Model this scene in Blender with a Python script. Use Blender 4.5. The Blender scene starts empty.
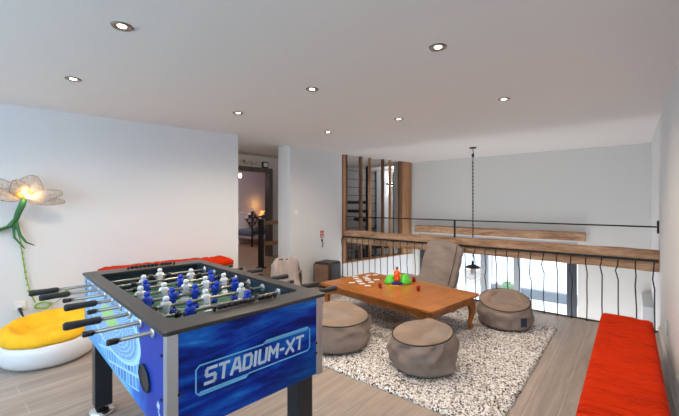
import bpy, bmesh, math, random
from mathutils import Vector, Matrix, noise
random.seed(7)
PI = math.pi
S = bpy.context.scene
COL = S.collection

# ------------------------------------------------------------------ materials
def newmat(name):
    m = bpy.data.materials.new(name); m.use_nodes = True
    nt = m.node_tree; b = nt.nodes['Principled BSDF']
    return m, nt, b
def N(nt, t, **kw):
    n = nt.nodes.new(t)
    for k, v in kw.items(): setattr(n, k, v)
    return n
def L(nt, a, b): nt.links.new(a, b)
def ramp(nt, fac, stops, interp='LINEAR'):
    r = N(nt, 'ShaderNodeValToRGB'); r.color_ramp.interpolation = interp
    e = r.color_ramp.elements
    while len(e) < len(stops): e.new(.5)
    for i, (p, c) in enumerate(stops):
        e[i].position = p; e[i].color = (*c, 1)
    L(nt, fac, r.inputs[0]); return r.outputs[0]
def coords(nt, scale=(1, 1, 1), rot=(0, 0, 0), loc=(0, 0, 0)):
    tc = N(nt, 'ShaderNodeTexCoord'); mp = N(nt, 'ShaderNodeMapping')
    mp.inputs['Scale'].default_value = scale; mp.inputs['Rotation'].default_value = rot
    mp.inputs['Location'].default_value = loc
    L(nt, tc.outputs['Object'], mp.inputs[0]); return mp.outputs[0]
def noise_n(nt, vec, scale, detail=4, rough=.55, dist=0):
    n = N(nt, 'ShaderNodeTexNoise'); n.inputs['Scale'].default_value = scale
    n.inputs['Detail'].default_value = detail; n.inputs['Roughness'].default_value = rough
    n.inputs['Distortion'].default_value = dist
    L(nt, vec, n.inputs['Vector']); return n.outputs[0]
def bump(nt, b, h, strength, dist=.01):
    n = N(nt, 'ShaderNodeBump'); n.inputs['Strength'].default_value = strength
    n.inputs['Distance'].default_value = dist
    L(nt, h, n.inputs['Height']); L(nt, n.outputs[0], b.inputs['Normal'])
def plain(name, col, rough=.6, metal=0, bs=0, bscale=200, var=0, spec=None):
    m, nt, b = newmat(name)
    b.inputs['Base Color'].default_value = (*col, 1)
    b.inputs['Roughness'].default_value = rough; b.inputs['Metallic'].default_value = metal
    if spec is not None: b.inputs['Specular IOR Level'].default_value = spec
    v = coords(nt)
    if var:
        f = noise_n(nt, v, 9)
        L(nt, ramp(nt, f, [(.3, tuple(c*(1-var) for c in col)), (.7, tuple(min(1, c*(1+var)) for c in col))]), b.inputs['Base Color'])
    if bs: bump(nt, b, noise_n(nt, v, bscale), bs, .004)
    return m
def emit(name, col, st):
    m, nt, b = newmat(name)
    b.inputs['Base Color'].default_value = (*col, 1)
    b.inputs['Emission Color'].default_value = (*col, 1); b.inputs['Emission Strength'].default_value = st
    return m
def wood(name, dark, light, axis=0, sc=6, rough=.5, stretch=.08, bs=.25, knots=False):
    m, nt, b = newmat(name)
    s = [1, 1, 1]; s[axis] = stretch
    v = coords(nt, tuple(s))
    f = noise_n(nt, v, sc, 6, .6, .6)
    g = noise_n(nt, v, sc*6, 3, .6)
    mx = N(nt, 'ShaderNodeMath', operation='MULTIPLY_ADD'); L(nt, g, mx.inputs[0]); mx.inputs[1].default_value = .35; 
    mm = N(nt, 'ShaderNodeMath', operation='MULTIPLY'); L(nt, f, mm.inputs[0]); mm.inputs[1].default_value = .8
    L(nt, mm.outputs[0], mx.inputs[2])
    mid = tuple((a+c)/2 for a, c in zip(dark, light))
    c = ramp(nt, mx.outputs[0], [(.38, dark), (.55, mid), (.72, light)])
    L(nt, c, b.inputs['Base Color']); b.inputs['Roughness'].default_value = rough
    bump(nt, b, mx.outputs[0], bs, .01)
    return m
M = {}
M['wall'] = plain('white_plaster', (.66, .665, .675), .9, bs=.08, bscale=60)
M['wall_far'] = plain('pale_grey_plaster', (.68, .675, .65), .9, bs=.08, bscale=60)
M['ceil'] = plain('ceiling_paint', (.70, .685, .67), .9, bs=.05, bscale=40)
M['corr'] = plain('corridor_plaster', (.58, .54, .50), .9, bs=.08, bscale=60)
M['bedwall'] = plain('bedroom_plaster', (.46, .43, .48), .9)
M['iron'] = plain('dark_iron', (.03, .028, .027), .45, .6, bs=.1)
M['black'] = plain('black_plastic', (.012, .012, .014), .4)
M['blackwood'] = plain('black_laminate', (.028, .026, .026), .35, bs=.05)
M['leg'] = plain('black_table_leg', (.018, .022, .028), .28)
M['chrome'] = plain('chrome', (.75, .75, .76), .18, 1)
M['steel'] = plain('brushed_steel', (.30, .275, .25), .4, 1)
M['alu'] = plain('aluminium', (.55, .56, .58), .35, .85)
M['rubber'] = plain('grip_rubber', (.02, .021, .024), .7, bs=.2, bscale=300)
M['blue'] = plain('blue_plastic', (.01, .05, .52), .3)
M['white'] = plain('white_plastic', (.78, .80, .82), .3)
m, nt, b_ = newmat('orange_fabric'); b_.inputs['Base Color'].default_value = (.56, .027, .002, 1); b_.inputs['Roughness'].default_value = 1; b_.inputs['Specular IOR Level'].default_value = .1
wv = noise_n(nt, coords(nt, (7, 1.1, 1), (0, 0, .45)), 1.3, 2, .5, .4)
wr_ = ramp(nt, wv, [(.40, (1, 1, 1)), (.47, (.25, .25, .25)), (.50, (.1, .1, .1)), (.56, (.8, .8, .8)), (.62, (1, 1, 1))]); bump(nt, b_, wr_, .9, .02)
M['orange'] = m
M['yellow'] = plain('yellow_plush', (.95, .50, .015), .95, bs=.6, bscale=160, var=.12)
M['vinyl'] = plain('white_vinyl', (.80, .80, .82), .32)
M['green_stem'] = plain('green_tape', (.03, .16, .05), .6, bs=.3)
M['lime'] = plain('lime_cord', (.24, .42, .04), .6)
M['red'] = plain('red_glass', (.28, .012, .006), .2)
M['darkframe'] = wood('dark_brown_door_frame', (.055, .045, .04), (.13, .105, .09), 2, 8, .5)
M['glassframe'] = plain('anthracite_frame', (.045, .055, .07), .4)
M['lightframe'] = plain('pale_grey_frame', (.36, .40, .44), .4)
M['socket'] = plain('socket_plastic', (.74, .73, .70), .35)
M['sheet'] = plain('white_bedding', (.80, .79, .82), .8)
M['rugblue'] = plain('blue_grey_blanket', (.12, .15, .22), .9)
M['base'] = plain('baseboard_tile', (.62, .60, .58), .5)
M['ground'] = plain('pale_paving', (.74, .71, .69), .9, bs=.2, bscale=6, var=.08)
M['kerb'] = plain('grey_kerb_stone', (.16, .17, .19), .9)
M['pinkwall'] = plain('rendered_pink_wall', (.60, .50, .47), .9, var=.05)
M['leafgreen'] = plain('leaf_green', (.13, .33, .04), .6, var=.3)
M['beam'] = wood('rough_timber', (.20, .085, .035), (.66, .42, .26), 0, 13, .85, .14, 1)
M['stud'] = wood('upright_timber', (.22, .095, .04), (.50, .28, .14), 2, 7, .85, .1, .8)
M['studdark'] = wood('dark_upright_timber', (.055, .03, .018), (.22, .11, .055), 2, 7, .85, .1, .8)
M['railwood'] = wood('light_rail_timber', (.28, .14, .06), (.50, .29, .14), 1, 7, .7, .1, .4)
M['table'] = wood('honey_varnished_wood', (.22, .062, .008), (.50, .175, .024), 0, 5, .24, .1, .08)
M['tableleg'] = wood('honey_varnished_leg_wood', (.18, .05, .008), (.40, .14, .024), 2, 5, .3, .2, .08)
M['suitcase'] = wood('worn_brown_leather', (.12, .065, .04), (.26, .15, .095), 1, 5, .6, .6, .3)
M['suitdark'] = plain('dark_brown_leather', (.035, .025, .022), .5, bs=.2, bscale=80)
def fabric(name, col, sc=350):
    m, nt, b = newmat(name)
    v = coords(nt)
    f = noise_n(nt, v, sc, 2); g = noise_n(nt, v, 5, 3)
    a = N(nt, 'ShaderNodeMath', operation='MULTIPLY_ADD'); L(nt, f, a.inputs[0]); a.inputs[1].default_value = .5
    h = N(nt, 'ShaderNodeMath', operation='MULTIPLY'); L(nt, g, h.inputs[0]); h.inputs[1].default_value = .5
    L(nt, h.outputs[0], a.inputs[2])
    L(nt, ramp(nt, a.outputs[0], [(.35, tuple(c*.8 for c in col)), (.65, tuple(c*1.2 for c in col))]), b.inputs['Base Color'])
    b.inputs['Roughness'].default_value = .85
    bump(nt, b, f, .25, .003)
    return m
M['taupe'] = fabric('taupe_canvas', (.27, .195, .15))
M['taupe2'] = fabric('taupe_canvas_sides', (.265, .212, .185))
M['piping'] = fabric('dark_piping', (.05, .038, .034))
M['throw'] = fabric('beige_throw', (.36, .29, .26), 120)
M['navy'] = plain('navy_tag', (.02, .035, .07), .7)
# floor: wood-look tiles laid along Y
def floor_mat(name, c1, c2, mort):
    m, nt, b = newmat(name)
    v = coords(nt, rot=(0, 0, PI/2))
    br = N(nt, 'ShaderNodeTexBrick'); br.offset = .37
    br.inputs['Scale'].default_value = 1; br.inputs['Brick Width'].default_value = 1.2
    br.inputs['Row Height'].default_value = .175; br.inputs['Mortar Size'].default_value = .0022
    br.inputs['Color1'].default_value = (*c1, 1); br.inputs['Color2'].default_value = (*c2, 1)
    br.inputs['Mortar'].default_value = (*mort, 1); br.inputs['Bias'].default_value = 0
    L(nt, v, br.inputs['Vector'])
    v2 = coords(nt, (1, .07, 1))
    f = noise_n(nt, v2, 22, 6, .65, .8)
    rr = ramp(nt, f, [(.3, (.72, .70, .68)), (.7, (1.18, 1.18, 1.18))])
    mx = N(nt, 'ShaderNodeMix', data_type='RGBA', blend_type='MULTIPLY'); mx.inputs[0].default_value = 1
    L(nt, br.outputs[0], mx.inputs[6]); L(nt, rr, mx.inputs[7]); L(nt, mx.outputs[2], b.inputs['Base Color'])
    b.inputs['Roughness'].default_value = .33; b.inputs['Specular IOR Level'].default_value = .6
    bump(nt, b, br.outputs[1], -.1, .002)
    return m
M['floor'] = floor_mat('wood_look_floor_tiles', (.40, .33, .28), (.34, .28, .24), (.50, .46, .42))
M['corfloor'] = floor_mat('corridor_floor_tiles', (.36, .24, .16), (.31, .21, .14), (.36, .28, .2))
# clad wall boards
def clad_mat():
    m, nt, b = newmat('grey_board_cladding')
    tc = N(nt, 'ShaderNodeTexCoord'); sp = N(nt, 'ShaderNodeSeparateXYZ'); L(nt, tc.outputs['Object'], sp.inputs[0])
    a = N(nt, 'ShaderNodeMath', operation='MODULO'); 
    ad = N(nt, 'ShaderNodeMath', operation='ADD'); L(nt, sp.outputs[2], ad.inputs[0]); ad.inputs[1].default_value = 10
    L(nt, ad.outputs[0], a.inputs[0]); a.inputs[1].default_value = .27
    lt = N(nt, 'ShaderNodeMath', operation='LESS_THAN'); L(nt, a.outputs[0], lt.inputs[0]); lt.inputs[1].default_value = .022
    c = ramp(nt, lt.outputs[0], [(0, (.18, .168, .162)), (1, (.025, .028, .026))])
    L(nt, c, b.inputs['Base Color']); b.inputs['Roughness'].default_value = .8
    return m
M['clad'] = clad_mat()
# rug
def rug_mat():
    m, nt, b = newmat('speckled_shag')
    v = coords(nt)
    vo = N(nt, 'ShaderNodeTexVoronoi'); vo.inputs['Scale'].default_value = 105; L(nt, v, vo.inputs['Vector'])
    sp = N(nt, 'ShaderNodeSeparateColor'); L(nt, vo.outputs['Color'], sp.inputs[0])
    c = ramp(nt, sp.outputs[0], [(0, (.03, .028, .03)), (.15, (.20, .16, .14)), (.26, (.46, .40, .36)), (.42, (.62, .60, .58)), (.66, (.82, .82, .83))], 'CONSTANT')
    L(nt, c, b.inputs['Base Color']); b.inputs['Roughness'].default_value = .95
    inv = N(nt, 'ShaderNodeMath', operation='SUBTRACT'); inv.inputs[0].default_value = 1; L(nt, vo.outputs['Distance'], inv.inputs[1])
    bump(nt, b, inv.outputs[0], .5, .006)
    return m
M['rug'] = rug_mat()
def glass_mat(name, tint=(.9, .95, .97), refl=.08):
    m = bpy.data.materials.new(name); m.use_nodes = True; nt = m.node_tree
    nt.nodes.remove(nt.nodes['Principled BSDF']); out = nt.nodes['Material Output']
    t = N(nt, 'ShaderNodeBsdfTransparent'); t.inputs[0].default_value = (*tint, 1)
    g = N(nt, 'ShaderNodeBsdfGlossy'); g.inputs['Roughness'].default_value = .02
    mx = N(nt, 'ShaderNodeMixShader'); mx.inputs[0].default_value = refl
    L(nt, t.outputs[0], mx.inputs[1]); L(nt, g.outputs[0], mx.inputs[2]); L(nt, mx.outputs[0], out.inputs[0])
    return m
M['glass'] = glass_mat('window_glass')
M['lampglass'] = glass_mat('pendant_glass', (.97, .94, .92), .14)
def petal_mat():
    m = bpy.data.materials.new('woven_petal'); m.use_nodes = True; nt = m.node_tree
    nt.nodes.remove(nt.nodes['Principled BSDF']); out = nt.nodes['Material Output']
    d = N(nt, 'ShaderNodeBsdfDiffuse'); d.inputs[0].default_value = (.60, .53, .46, 1)
    t = N(nt, 'ShaderNodeBsdfTranslucent'); t.inputs[0].default_value = (.66, .55, .45, 1)
    tr = N(nt, 'ShaderNodeBsdfTransparent')
    m1 = N(nt, 'ShaderNodeMixShader'); m1.inputs[0].default_value = .45
    L(nt, d.outputs[0], m1.inputs[1]); L(nt, t.outputs[0], m1.inputs[2])
    v = coords(nt); f = noise_n(nt, v, 60, 3)
    m2 = N(nt, 'ShaderNodeMixShader'); L(nt, ramp(nt, f, [(.35, (.12, .12, .12)), (.65, (.45, .45, .45))]), m2.inputs[0])
    L(nt, m1.outputs[0], m2.inputs[1]); L(nt, tr.outputs[0], m2.inputs[2]); L(nt, m2.outputs[0], out.inputs[0])
    return m
M['petal'] = petal_mat()
M['wire'] = plain('petal_wire', (.22, .16, .12), .5)
M['stamen'] = plain('yellow_stamen', (.85, .45, .02), .6)
# printed table boards
def end_print():
    m, nt, b = newmat('blue_streak_print')
    v = coords(nt, (1, .35, 1.9), (math.radians(14), 0, 0))
    f = noise_n(nt, v, 9, 6, .6, .3)
    c1 = ramp(nt, f, [(.36, (.0, .008, .14)), (.5, (.001, .035, .36)), (.62, (.005, .14, .60)), (.76, (.04, .32, .75))])
    tc = N(nt, 'ShaderNodeTexCoord'); sp = N(nt, 'ShaderNodeSeparateXYZ'); L(nt, tc.outputs['Object'], sp.inputs[0])
    a = N(nt, 'ShaderNodeMath', operation='MULTIPLY_ADD'); L(nt, sp.outputs[1], a.inputs[0]); a.inputs[1].default_value = 1.3
    z = N(nt, 'ShaderNodeMath', operation='MULTIPLY_ADD'); L(nt, sp.outputs[2], z.inputs[0]); z.inputs[1].default_value = -2.2; z.inputs[2].default_value = 1.25
    L(nt, z.outputs[0], a.inputs[2])
    fr = ramp(nt, a.outputs[0], [(.1, (0, 0, 0)), (.65, (.75, .75, .75))])
    mx = N(nt, 'ShaderNodeMix', data_type='RGBA'); L(nt, fr, mx.inputs[0]); L(nt, c1, mx.inputs[6])
    c2 = ramp(nt, f, [(.35, (.0, .06, .26)), (.6, (.005, .20, .46)), (.78, (.03, .38, .62))])
    L(nt, c2, mx.inputs[7]); L(nt, mx.outputs[2], b.inputs['Base Color']); b.inputs['Roughness'].default_value = .35; b.inputs['Specular IOR Level'].default_value = .2
    return m
M['endprint'] = end_print()
def mth(nt, op, a, b_=None, c=None):
    n = N(nt, 'ShaderNodeMath', operation=op)
    for i, x in enumerate((a, b_, c)):
        if x is None: continue
        if isinstance(x, (int, float)): n.inputs[i].default_value = x
        else: L(nt, x, n.inputs[i])
    return n.outputs[0]
def side_print():
    m, nt, b = newmat('stadium_print')
    tc = N(nt, 'ShaderNodeTexCoord'); sp = N(nt, 'ShaderNodeSeparateXYZ'); L(nt, tc.outputs['Object'], sp.inputs[0])
    x, z = sp.outputs[0], sp.outputs[2]
    ex = mth(nt, 'DIVIDE', mth(nt, 'ADD', x, .10), .50)
    ez = mth(nt, 'DIVIDE', mth(nt, 'ADD', mth(nt, 'ADD', z, -.755), mth(nt, 'MULTIPLY', x, .04)), .15)
    d = mth(nt, 'SQRT', mth(nt, 'ADD', mth(nt, 'MULTIPLY', ex, ex), mth(nt, 'MULTIPLY', ez, ez)))
    ang = mth(nt, 'ARCTAN2', ez, ex)
    cb = N(nt, 'ShaderNodeCombineXYZ'); L(nt, mth(nt, 'MULTIPLY', ang, 6), cb.inputs[0]); L(nt, mth(nt, 'MULTIPLY', d, 9), cb.inputs[1])
    br = N(nt, 'ShaderNodeTexBrick'); br.inputs['Scale'].default_value = 1; br.inputs['Brick Width'].default_value = .42
    br.inputs['Row Height'].default_value = .8; br.inputs['Mortar Size'].default_value = .085
    br.inputs['Color1'].default_value = (.008, .07, .42, 1); br.inputs['Color2'].default_value = (.06, .28, .65, 1)
    br.inputs['Mortar'].default_value = (.42, .70, .84, 1); L(nt, cb.outputs[0], br.inputs['Vector'])
    # background: light cyan low at the far end to deep blue at the near end
    g = mth(nt, 'ADD', mth(nt, 'MULTIPLY', x, 1.05), mth(nt, 'MULTIPLY', mth(nt, 'ADD', z, -.7), 1.5))
    v = coords(nt, (1, 1, 1)); nf = noise_n(nt, v, 11, 5, .6, .5)
    g2 = mth(nt, 'ADD', g, mth(nt, 'MULTIPLY', mth(nt, 'ADD', nf, -.5), .55))
    bg = ramp(nt, mth(nt, 'ADD', g2, .5), [(.1, (.06, .32, .66)), (.45, (.16, .50, .76)), (.62, (.012, .17, .62)), (.86, (.004, .04, .36))])
    # architecture band under the bowl
    v3 = coords(nt, (1, 1, 1), (0, .18, 0)); b3 = N(nt, 'ShaderNodeTexBrick'); b3.inputs['Scale'].default_value = 1
    b3.inputs['Brick Width'].default_value = .05; b3.inputs['Row Height'].default_value = .06; b3.inputs['Mortar Size'].default_value = .006
    sw = N(nt, 'ShaderNodeSeparateXYZ'); L(nt, v3, sw.inputs[0]); cw = N(nt, 'ShaderNodeCombineXYZ'); L(nt, sw.outputs[0], cw.inputs[0]); L(nt, sw.outputs[2], cw.inputs[1])
    L(nt, cw.outputs[0], b3.inputs['Vector'])
    b3.inputs['Color1'].default_value = (.01, .12, .50, 1); b3.inputs['Color2'].default_value = (.12, .42, .75, 1); b3.inputs['Mortar'].default_value = (.40, .68, .84, 1)
    def mixc(f, a, c):
        mx = N(nt, 'ShaderNodeMix', data_type='RGBA'); L(nt, f, mx.inputs[0]); L(nt, a, mx.inputs[6])
        if isinstance(c, tuple): mx.inputs[7].default_value = (*c, 1)
        else: L(nt, c, mx.inputs[7])
        return mx.outputs[2]
    band = mth(nt, 'MULTIPLY', mth(nt, 'LESS_THAN', d, 1.55), mth(nt, 'LESS_THAN', x, .42))
    c = mixc(band, bg, b3.outputs[0])
    c = mixc(mth(nt, 'LESS_THAN', d, 1.08), c, (.45, .74, .88))
    c = mixc(mth(nt, 'LESS_THAN', d, 1.0), c, br.outputs[0])
    c = mixc(mth(nt, 'LESS_THAN', d, .34), c, (.34, .62, .22))
    L(nt, c, b.inputs['Base Color']); b.inputs['Roughness'].default_value = .35; b.inputs['Specular IOR Level'].default_value = .2
    return m
M['sideprint'] = side_print()
M['pitch'] = plain('green_playfield', (.035, .13, .075), .35)
M['line'] = plain('pitch_lines', (.6, .65, .6), .4)
M['cabin'] = plain('dark_blue_inner_wall', (.012, .03, .055), .35)
M['logo'] = plain('pale_lettering', (.58, .74, .86), .35)
M['logoframe'] = plain('light_blue_logo_outline', (.13, .47, .78), .35)
M['logobg'] = end_print(); M['logobg'].name = 'logo_plate_print'
bulb = emit('warm_downlight', (1, .80, .58), 14)
M['bulb'] = bulb; M['ring'] = plain('bronze_steel', (.30, .25, .22), .35, .8)
M['bulb2'] = emit('warm_bulb', (1, .66, .30), 6)
M['bulb3'] = emit('sconce_light', (.92, .96, 1), 14)

# ------------------------------------------------------------------ mesh helpers
def B(): return bmesh.new()
def box(bm, c, s, rz=0, rot=None):
    r = bmesh.ops.create_cube(bm, size=1)
    mt = Matrix.Translation(c) @ (rot.to_4x4() if rot else Matrix.Rotation(rz, 4, 'Z')) @ Matrix.Diagonal((*s, 1))
    bmesh.ops.transform(bm, matrix=mt, verts=r['verts']); return r['verts']
def box2(bm, a, b): return box(bm, [(p+q)/2 for p, q in zip(a, b)], [abs(q-p) for p, q in zip(a, b)])
def tube(bm, pts, rad, n=8, closed=False, flat=1):
    pts = [Vector(p) for p in pts]; k = len(pts)
    if not hasattr(rad, '__len__'): rad = [rad]*k
    rings = []; up = None
    for i, p in enumerate(pts):
        if closed: t = pts[(i+1) % k]-pts[i-1]
        else: t = pts[min(i+1, k-1)]-pts[max(i-1, 0)]
        t.normalize()
        if up is None: up = Vector((0, 0, 1)) if abs(t.z) < .9 else Vector((1, 0, 0))
        a = t.cross(up)
        if a.length < 1e-4: a = t.cross(Vector((0, 1, 0)))
        a.normalize(); bb = a.cross(t).normalized(); up = bb
        rings.append([bm.verts.new(p+(a*math.cos(2*PI*j/n)+bb*math.sin(2*PI*j/n)*flat)*rad[i]) for j in range(n)])
    rng = range(k if closed else k-1)
    for i in rng:
        r0, r1 = rings[i], rings[(i+1) % k]
        for j in range(n): bm.faces.new((r0[j], r0[(j+1) % n], r1[(j+1) % n], r1[j]))
    if not closed:
        bm.faces.new(rings[0]); bm.faces.new(rings[-1][::-1])
    return rings
def lathe(bm, prof, n=32, c=(0, 0, 0), fn=None, axis=None):
    rings = []; vs = []
    mt = axis or Matrix.Identity(3)
    for r, z in prof:
        ring = []
        for j in range(n):
            a = 2*PI*j/n; p = Vector((r*math.cos(a), r*math.sin(a), z))
            if fn: p = fn(p, a)
            ring.append(bm.verts.new(mt @ p+Vector(c)))
        rings.append(ring)
    for i in range(len(rings)-1):
        for j in range(n): bm.faces.new((rings[i][j], rings[i][(j+1) % n], rings[i+1][(j+1) % n], rings[i+1][j]))
    bm.faces.new(rings[0][::-1]); bm.faces.new(rings[-1]); return rings
def prism(bm, poly, d0, d1, plane='xz'):
    def P(u, v, w): return {'xz': (u, w, v), 'yz': (w, u, v), 'xy': (u, v, w)}[plane]
    a = [bm.verts.new(P(u, v, d0)) for u, v in poly]; b = [bm.verts.new(P(u, v, d1)) for u, v in poly]
    n = len(poly); bm.faces.new(a); bm.faces.new(b[::-1])
    for i in range(n): bm.faces.new((a[i], b[i], b[(i+1) % n], a[(i+1) % n]))
def obj(name, bm, m, parent=None, smooth=False, bev=0, sub=0, label=None, segs=2):
    bmesh.ops.recalc_face_normals(bm, faces=bm.faces[:])
    me = bpy.data.meshes.new(name); bm.to_mesh(me); bm.free()
    if smooth:
        for p in me.polygons: p.use_smooth = True
    me.materials.append(M[m] if isinstance(m, str) else m)
    o = bpy.data.objects.new(name, me); COL.objects.link(o)
    if parent: o.parent = parent
    if bev:
        md = o.modifiers.new('b', 'BEVEL'); md.width = bev; md.segments = segs; md.limit_method = 'ANGLE'
        md.harden_normals = False
    if sub:
        md = o.modifiers.new('s', 'SUBSURF'); md.levels = sub; md.render_levels = sub
    if label: o['label'] = label
    return o
def thing(name, label, cat, loc=(0, 0, 0), rz=0, group=None):
    o = bpy.data.objects.new(name, None); COL.objects.link(o); o.location = loc; o.rotation_euler = (0, 0, rz)
    o.empty_display_size = .1
    o['label'] = label; o['category'] = cat
    if group: o['group'] = group
    return o
def tag(o, label, cat, group=None):
    o['label'] = label; o['category'] = cat
    if group: o['group'] = group
    return o
def struct(name, bm, m, **k):
    o = obj(name, bm, m, **k); o['kind'] = 'structure'; return o
def cp(o, parent):
    c = o.copy(); COL.objects.link(c); c.parent = parent
    return c
def cptree(root, loc, rz, label=None):
    r = root.copy(); COL.objects.link(r); r.location = loc; r.rotation_euler = (0, 0, rz)
    if label: r['label'] = label
    for ch in list(root.children):
        c = cp(ch, r)
        for g in list(ch.children): cp(g, c)
    return r
def sm(a, b, x):
    t = max(0, min(1, (x-a)/(b-a))); return t*t*(3-2*t)

CEIL = 2.26
# ------------------------------------------------------------------ room shell
b = B(); prism(b, [(-4.95, -1.95), (.45, -1.95), (.45, 4.93), (-4.3, 4.93), (-4.3, 3.67), (-4.3, 2.7), (-4.95, 2.7)], -.28, 0, 'xy')
struct('floor', b, 'floor')
b = B(); box2(b, (-5.2, -2.1, CEIL), (.6, 7.3, CEIL+.12)); struct('ceiling', b, 'ceil')
# left wall (slightly skewed) from behind the camera to the hallway opening
b = B(); wx = lambda y: -4.46+.171*y
prism(b, [(wx(-1.95), -1.95), (wx(2.69), 2.69), (wx(2.69)-.28, 2.69+.02), (wx(-1.95)-.28, -1.95)], -.02, CEIL, 'xy'); struct('wall_left', b, 'wall')
# pier between opening and timber partition
b = B(); prism(b, [(-4.07, 3.67), (-4.07, 4.945), (-4.22, 4.97), (-4.35, 4.97), (-4.35, 3.67)], -.02, CEIL, 'xy'); struct('wall_pier', b, 'wall')
# wall below the timber partition down to the lower room, skewed
px_ = lambda y: -4.935+.175*y
b = B(); prism(b, [(px_(4.98), 4.98), (px_(7.05), 7.05), (px_(7.05)-.2, 7.05), (px_(4.98)-.2, 4.98)], -2.6, .24, 'xy'); struct('wall_below_partition', b, 'wall')
# right wall
b = B(); box2(b, (.24, -1.95, -2.6), (.44, 7.2, CEIL)); struct('wall_right', b, 'wall')
# near wall with the wide window behind the camera
b = B()
box2(b, (-5.0, -2.1, 0), (.44, -1.95, .55)); box2(b, (-5.0, -2.1, 2.1), (.44, -1.95, CEIL))
box2(b, (-5.0, -2.1, .55), (-4.3, -1.95, 2.1)); box2(b, (-.2, -2.1, .55), (.44, -1.95, 2.1))
struct('wall_near', b, 'wall')
b = B()
for x in (-4.27, -3.27, -2.25, -1.23, -.23): box2(b, (x-.03, -2.07, .55), (x+.03, -1.99, 2.1))
box2(b, (-4.3, -2.07, .55), (-.2, -1.99, .61)); box2(b, (-4.3, -2.07, 2.04), (-.2, -1.99, 2.1))
w1 = struct('window_1', b, 'glassframe')
b = B(); box2(b, (-4.3, -2.035, .55), (-.2, -2.025, 2.1)); obj('window_pane', b, 'glass', w1)
# far wall with the tall glazed opening under the lintel
b = B()
box2(b, (-4.2, 7.0, -2.6), (-3.58, 7.2, CEIL)); box2(b, (-.67, 7.0, -2.6), (.24, 7.2, CEIL)); box2(b, (-3.58, 7.0, .70), (-.67, 7.2, CEIL))
struct('wall_far', b, 'wall_far')
b = B(); box2(b, (.13, 6.05, -2.6), (.24, 7.0, 0)); struct('trim_1', b, 'wall')
b = B(); box2(b, (-4.6, 4.7, -2.75), (.4, 7.2, -2.6)); struct('floor_lower', b, 'floor')
b = B(); box2(b, (-4.3, 4.7, -2.6), (.24, 4.85, -.28)); struct('wall_lower', b, 'wall')
b = B()
box2(b, (-3.565, 7.06, -2.6), (-3.375, 7.14, .62)); box2(b, (-.83, 7.06, -2.6), (-.69, 7.14, .62))
wf = struct('window_2', b, 'glassframe')
b = B(); box2(b, (-2.27, 7.07, -2.6), (-2.13, 7.13, .62)); box2(b, (-1.67, 7.07, -2.6), (-1.56, 7.13, .62)); box2(b, (-3.57, 7.05, .62), (-.68, 7.15, .70)); obj('window_frame', b, 'lightframe', wf, label='pale grey frame bars')
b = B(); box2(b, (-3.38, 7.095, -2.6), (-.83, 7.105, .62)); obj('window_pane', b, 'glass', wf)
# baseboards and floor edge trim
b = B(); box2(b, (.225, -1.95, 0), (.24, 4.9, .07)); struct('baseboard_right', b, 'base')
b = B(); prism(b, [(wx(-1.9), -1.9), (wx(2.68), 2.68), (wx(2.68)+.013, 2.68), (wx(-1.9)+.013, -1.9)], 0, .07, 'xy'); struct('baseboard_left', b, 'base')
b = B(); box2(b, (-4.07, 3.68, 0), (-4.057, 4.9, .07)); struct('baseboard_pier', b, 'base')
b = B(); box2(b, (-4.07, 4.93, -.28), (.24, 4.955, .012)); struct('trim_2', b, 'suitdark')

# ------------------------------------------------------------------ corridor, stair room, bedroom
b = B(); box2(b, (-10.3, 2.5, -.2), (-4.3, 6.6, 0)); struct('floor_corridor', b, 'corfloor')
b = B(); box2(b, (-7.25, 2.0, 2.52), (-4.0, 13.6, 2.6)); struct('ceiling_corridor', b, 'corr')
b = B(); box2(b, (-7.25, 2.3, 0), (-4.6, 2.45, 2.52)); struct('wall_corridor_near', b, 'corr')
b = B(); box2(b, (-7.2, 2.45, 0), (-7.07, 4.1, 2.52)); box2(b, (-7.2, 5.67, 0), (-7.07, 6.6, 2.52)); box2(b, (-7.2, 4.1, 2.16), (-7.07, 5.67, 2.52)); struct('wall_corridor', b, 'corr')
b = B()
for y in (4.12, 5.70): box2(b, (-7.23, y-.04, 0), (-7.03, y+.055, 2.13))
box2(b, (-7.23, 4.08, 2.13), (-7.03, 5.755, 2.24)); struct('door_1', b, 'darkframe')
b = B(); box2(b, (-7.2, 6.6, -2.6), (-7.07, 13.6, 2.6)); struct('wall_clad', b, 'clad')
b = B(); box2(b, (-7.2, 13.5, -2.6), (-4.0, 13.6, 2.6)); struct('wall_stair_far', b, 'wall')
b = B(); box2(b, (-4.2, 7.2, -2.6), (-4.05, 13.6, 2.6)); struct('wall_stair_right', b, 'wall')
b = B(); box2(b, (-7.2, 6.6, -2.75), (-4.0, 13.6, -2.6)); struct('floor_stair', b, 'floor')
b = B(); box2(b, (-7.07, 6.5, -2.6), (-4.4, 6.6, 0)); struct('wall_landing', b, 'wall')
b = B(); box2(b, (-6.99, 10.45, -2.6), (-6.8, 11.25, 2.52)); struct('trim_3', b, 'wall')
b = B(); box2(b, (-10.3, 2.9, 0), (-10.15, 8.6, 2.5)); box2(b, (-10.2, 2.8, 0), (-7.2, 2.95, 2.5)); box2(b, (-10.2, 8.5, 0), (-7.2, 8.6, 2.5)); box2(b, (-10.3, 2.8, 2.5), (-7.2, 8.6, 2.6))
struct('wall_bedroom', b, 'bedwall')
b = B(); box2(b, (-10.3, 6.6, -.2), (-7.2, 8.6, 0)); struct('floor_bedroom', b, 'corfloor')

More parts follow.
